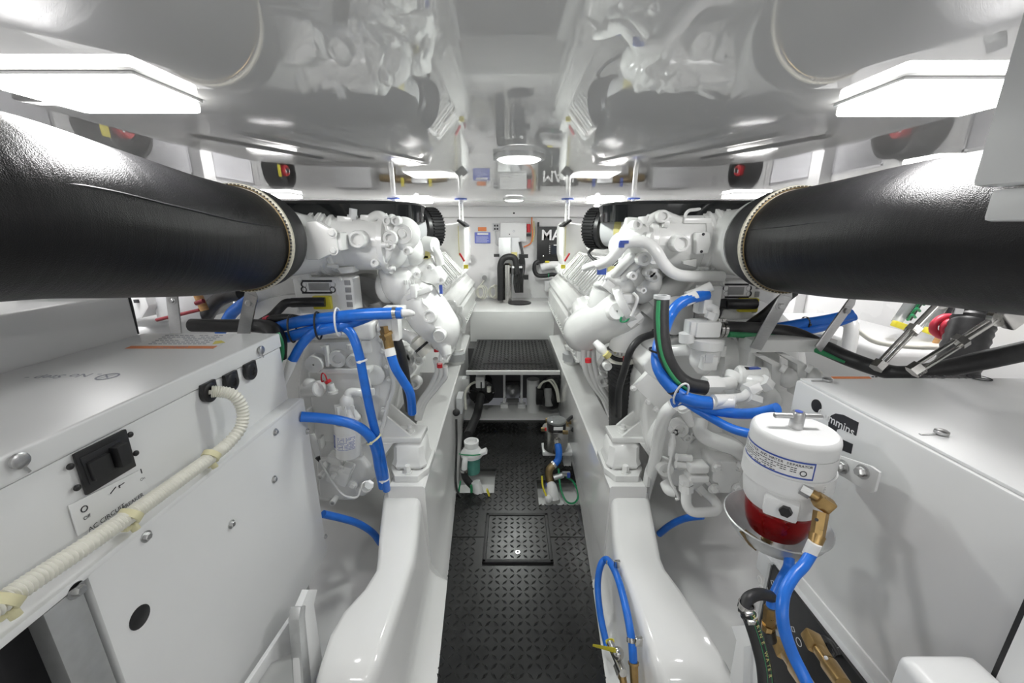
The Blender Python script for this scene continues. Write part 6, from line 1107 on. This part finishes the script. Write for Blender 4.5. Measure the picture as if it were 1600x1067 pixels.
# left strainer with teal cup
c0 = PY(738, 737, 2.22); c1 = PY(737, 702, 2.22); ax = ZA; xx, yy = c0.x, 2.22
t = thing('sea_strainer', 'strainer with teal cup and white cap by the left stringer', 'strainer', (xx, yy, c0.z))
part('cup', 'teal_cup', t, lambda b: b.lathe((xx, yy, c0.z), ZA, [(0, .045), (.004, .05), (.12, .053)], 28), 'teal cup'); part('cap', 'powder_white', t, lambda b: b.lathe((xx, yy, c0.z+.12), ZA, [(0, .068), (.02, .07), (.03, .062), (.05, .05), (.06, .042), (.09, .046), (.10, .046), (.10, .036), (.08, .034)], 32)); part('spout', 'powder_white', t, lambda b: b.box((xx+.065, yy-.02, c0.z+.15), (.07, .05, .022), (V(.9, 0, .43), YA, V(-.43, 0, .9)), .006).tube([V(xx-.03, yy-.05, c0.z+.15), V(xx-.035, yy-.075, c0.z+.12), V(xx-.04, yy-.08, c0.z+.07)], .018, 12))
part('ground_wire', 'green_wire', t, lambda b: b.tube([V(xx-.075, yy-.02, c0.z+.14), V(xx-.04, yy-.07, c0.z+.165), V(xx+.02, yy-.075, c0.z+.165), V(xx+.06, yy-.04, c0.z+.15)], .004, 8)); part('drain', 'black_rubber', t, lambda b: b.tube([V(xx-.04, yy-.08, c0.z+.07), V(xx-.035, yy-.085, c0.z+.02), V(xx+.0, yy-.09, c0.z-.03), V(xx+.03, yy-.10, c0.z-.05)], .022, 12)); part('clamp', 'stainless', t, lambda b: b.ring(V(xx-.04, yy-.08, c0.z+.065), ZA, .025, .02, .012))
t = thing('seacock', 'white seacock in the floor cut-out by the left stringer', 'valve', (xx+.05, 2.1, -.085)); part('body', 'powder_white', t, lambda b: b.tube([V(xx+.03, 2.12, .06), V(xx+.045, 2.11, .0), V(xx+.05, 2.10, -.06)], [.028, .032, .045], 16).ball(V(xx+.07, 2.07, -.03), .026)); part('lever', 'yellow', t, lambda b: b.box((xx+.115, 2.07, .0), (.01, .02, .09), (V(.95, 0, .3), YA, V(-.3, 0, .95)), .003), 'yellow lever'); part('ground_wire', 'green_wire', t, lambda b: b.tube([V(xx-.06, 2.1, .08), V(xx-.07, 2.08, .0), V(xx-.04, 2.06, -.05), V(xx+.02, 2.06, -.06)], .005, 8)); part('stem', 'green_stripe', t, lambda b: b.cyl((xx+.005, 2.1, -.06), (xx+.005, 2.1, .05), .008))
tag(part('wall_conduit', 'black_rubber', None, lambda b: b.tube([V(-.372, 2.42, .33), V(-.365, 2.35, .22), V(-.36, 2.25, .1), V(-.35, 2.15, .05), V(-.33, 2.08, .02), V(-.29, 2.05, -.02)], .007, 8).ball(V(-.373, 2.44, .37), .025)), 'thin black cable down the inside of the left stringer', 'cable'); tag(part('wall_junction', 'panel_grey', None, lambda b: b.box((-.37, 2.62, .36), (.04, .13, .12), None, .005)), 'grey junction box on the inside of the left stringer', 'box')
# right stainless strainer with clear lid
xx, yy = PY(869, 675, 2.38).x, 2.38; z0 = PY(869, 700, 2.38).z; t = thing('sea_strainer', 'stainless strainer with clear round lid by the right stringer', 'strainer', (xx, yy, z0))
part('body', 'stainless', t, lambda b: b.lathe((xx, yy, z0), ZA, [(0, .075), (.005, .08), (.14, .08), (.145, .09), (.155, .09)], 36)); part('lid_ring', 'black_plastic', t, lambda b: b.lathe((xx, yy, z0+.155), ZA, [(0, .062), (.04, .062), (.045, .055)], 32)); part('clear_lid', 'acrylic', t, lambda b: b.lathe((xx, yy, z0+.198), ZA, [(0, .062), (.012, .062), (.02, .04)], 32)); part('lid_label', 'sticker', t, lambda b: b.box((xx+.005, yy-.0625, z0+.178), (.06, .004, .022)))
for k in range(4): a = k*1.57+.5; part('wing_nut', 'bronze', t, lambda b: b.box((xx+.10*math.cos(a), yy+.10*math.sin(a), z0+.165), (.035, .015, .025), None, .005))
part('red_mark', 'red_plastic', t, lambda b: b.box((xx-.075, yy-.055, z0+.17), (.01, .01, .02))); part('side_wires', 'black_rubber', t, lambda b: b.tube([V(xx+.07, yy, z0+.2), V(xx+.11, yy+.02, z0+.22), V(xx+.13, yy+.0, z0+.18), V(xx+.10, yy-.03, z0+.14)], .012, 8))
part('inlet', 'stainless', t, lambda b: b.cyl((xx, yy-.075, z0+.10), (xx, yy-.11, z0+.085), .024)); part('outlet_hose', 'blue_hose', t, lambda b: b.tube([V(xx, yy-.105, z0+.09), V(xx+.005, yy-.13, z0+.06), V(xx, yy-.15, z0+.01), V(xx-.03, yy-.17, z0-.02)], .022, 14), 'blue outlet hose'); part('clamp', 'stainless', t, lambda b: b.ring(V(xx-.03, yy-.17, z0-.018), V(-.8, -.4, -.4), .027, .02, .014)); part('bronze_elbow', 'bronze', t, lambda b: b.tube([V(xx-.03, yy-.17, z0-.02), V(xx-.055, yy-.18, z0-.04), V(xx-.06, yy-.19, z0-.08), V(xx-.05, yy-.21, z0-.13)], .024, 14))
part('foot', 'powder_white', t, lambda b: b.box((xx+.01, yy+.02, z0-.02), (.2, .12, .03), None, .006)); part('leg', 'powder_white', t, lambda b: b.bx(xx+.06, xx+.11, yy, yy+.06, -.08, z0-.03)); part('side_valve', 'aluminium', t, lambda b: b.cyl((xx-.03, yy-.2, z0-.09), (xx+.03, yy-.2, z0-.07), .018).box((xx+.045, yy-.21, z0-.055), (.05, .015, .03), None, .004)); part('blue_handle', 'blue_paint', t, lambda b: b.box((xx+.06, yy-.215, z0-.06), (.02, .02, .035), None, .004))
t = thing('seacock', 'white seacock with blue ring in the floor cut-out by the right stringer', 'valve', (xx-.045, 2.12, -.085)); part('body', 'powder_white', t, lambda b: b.tube([V(xx-.05, 2.165, z0-.13), V(xx-.045, 2.14, .0), V(xx-.04, 2.12, -.06)], [.028, .034, .045], 16).ball(V(xx-.07, 2.08, -.03), .024)); part('ring', 'blue_paint', t, lambda b: b.ring((xx-.05, 2.16, z0-.13), ZA, .032, .026, .014)); part('lever', 'yellow', t, lambda b: b.tube([V(xx-.11, 2.12, .10), V(xx-.105, 2.1, .04), V(xx-.085, 2.08, -.01)], .006, 8), 'yellow lever'); part('ground_wire', 'green_wire', t, lambda b: b.tube([V(xx+.0, 2.2, .10), V(xx+.01, 2.14, .0), V(xx+.04, 2.08, -.05), V(xx+.09, 2.08, -.06), V(xx+.12, 2.13, -.04), V(xx+.10, 2.2, .0), V(xx+.05, 2.2, .04)], .006, 8)); part('mark', 'print_dark', t, lambda b: b.bx(xx-.09, xx-.07, 1.98, 2.03, -.086, -.083))
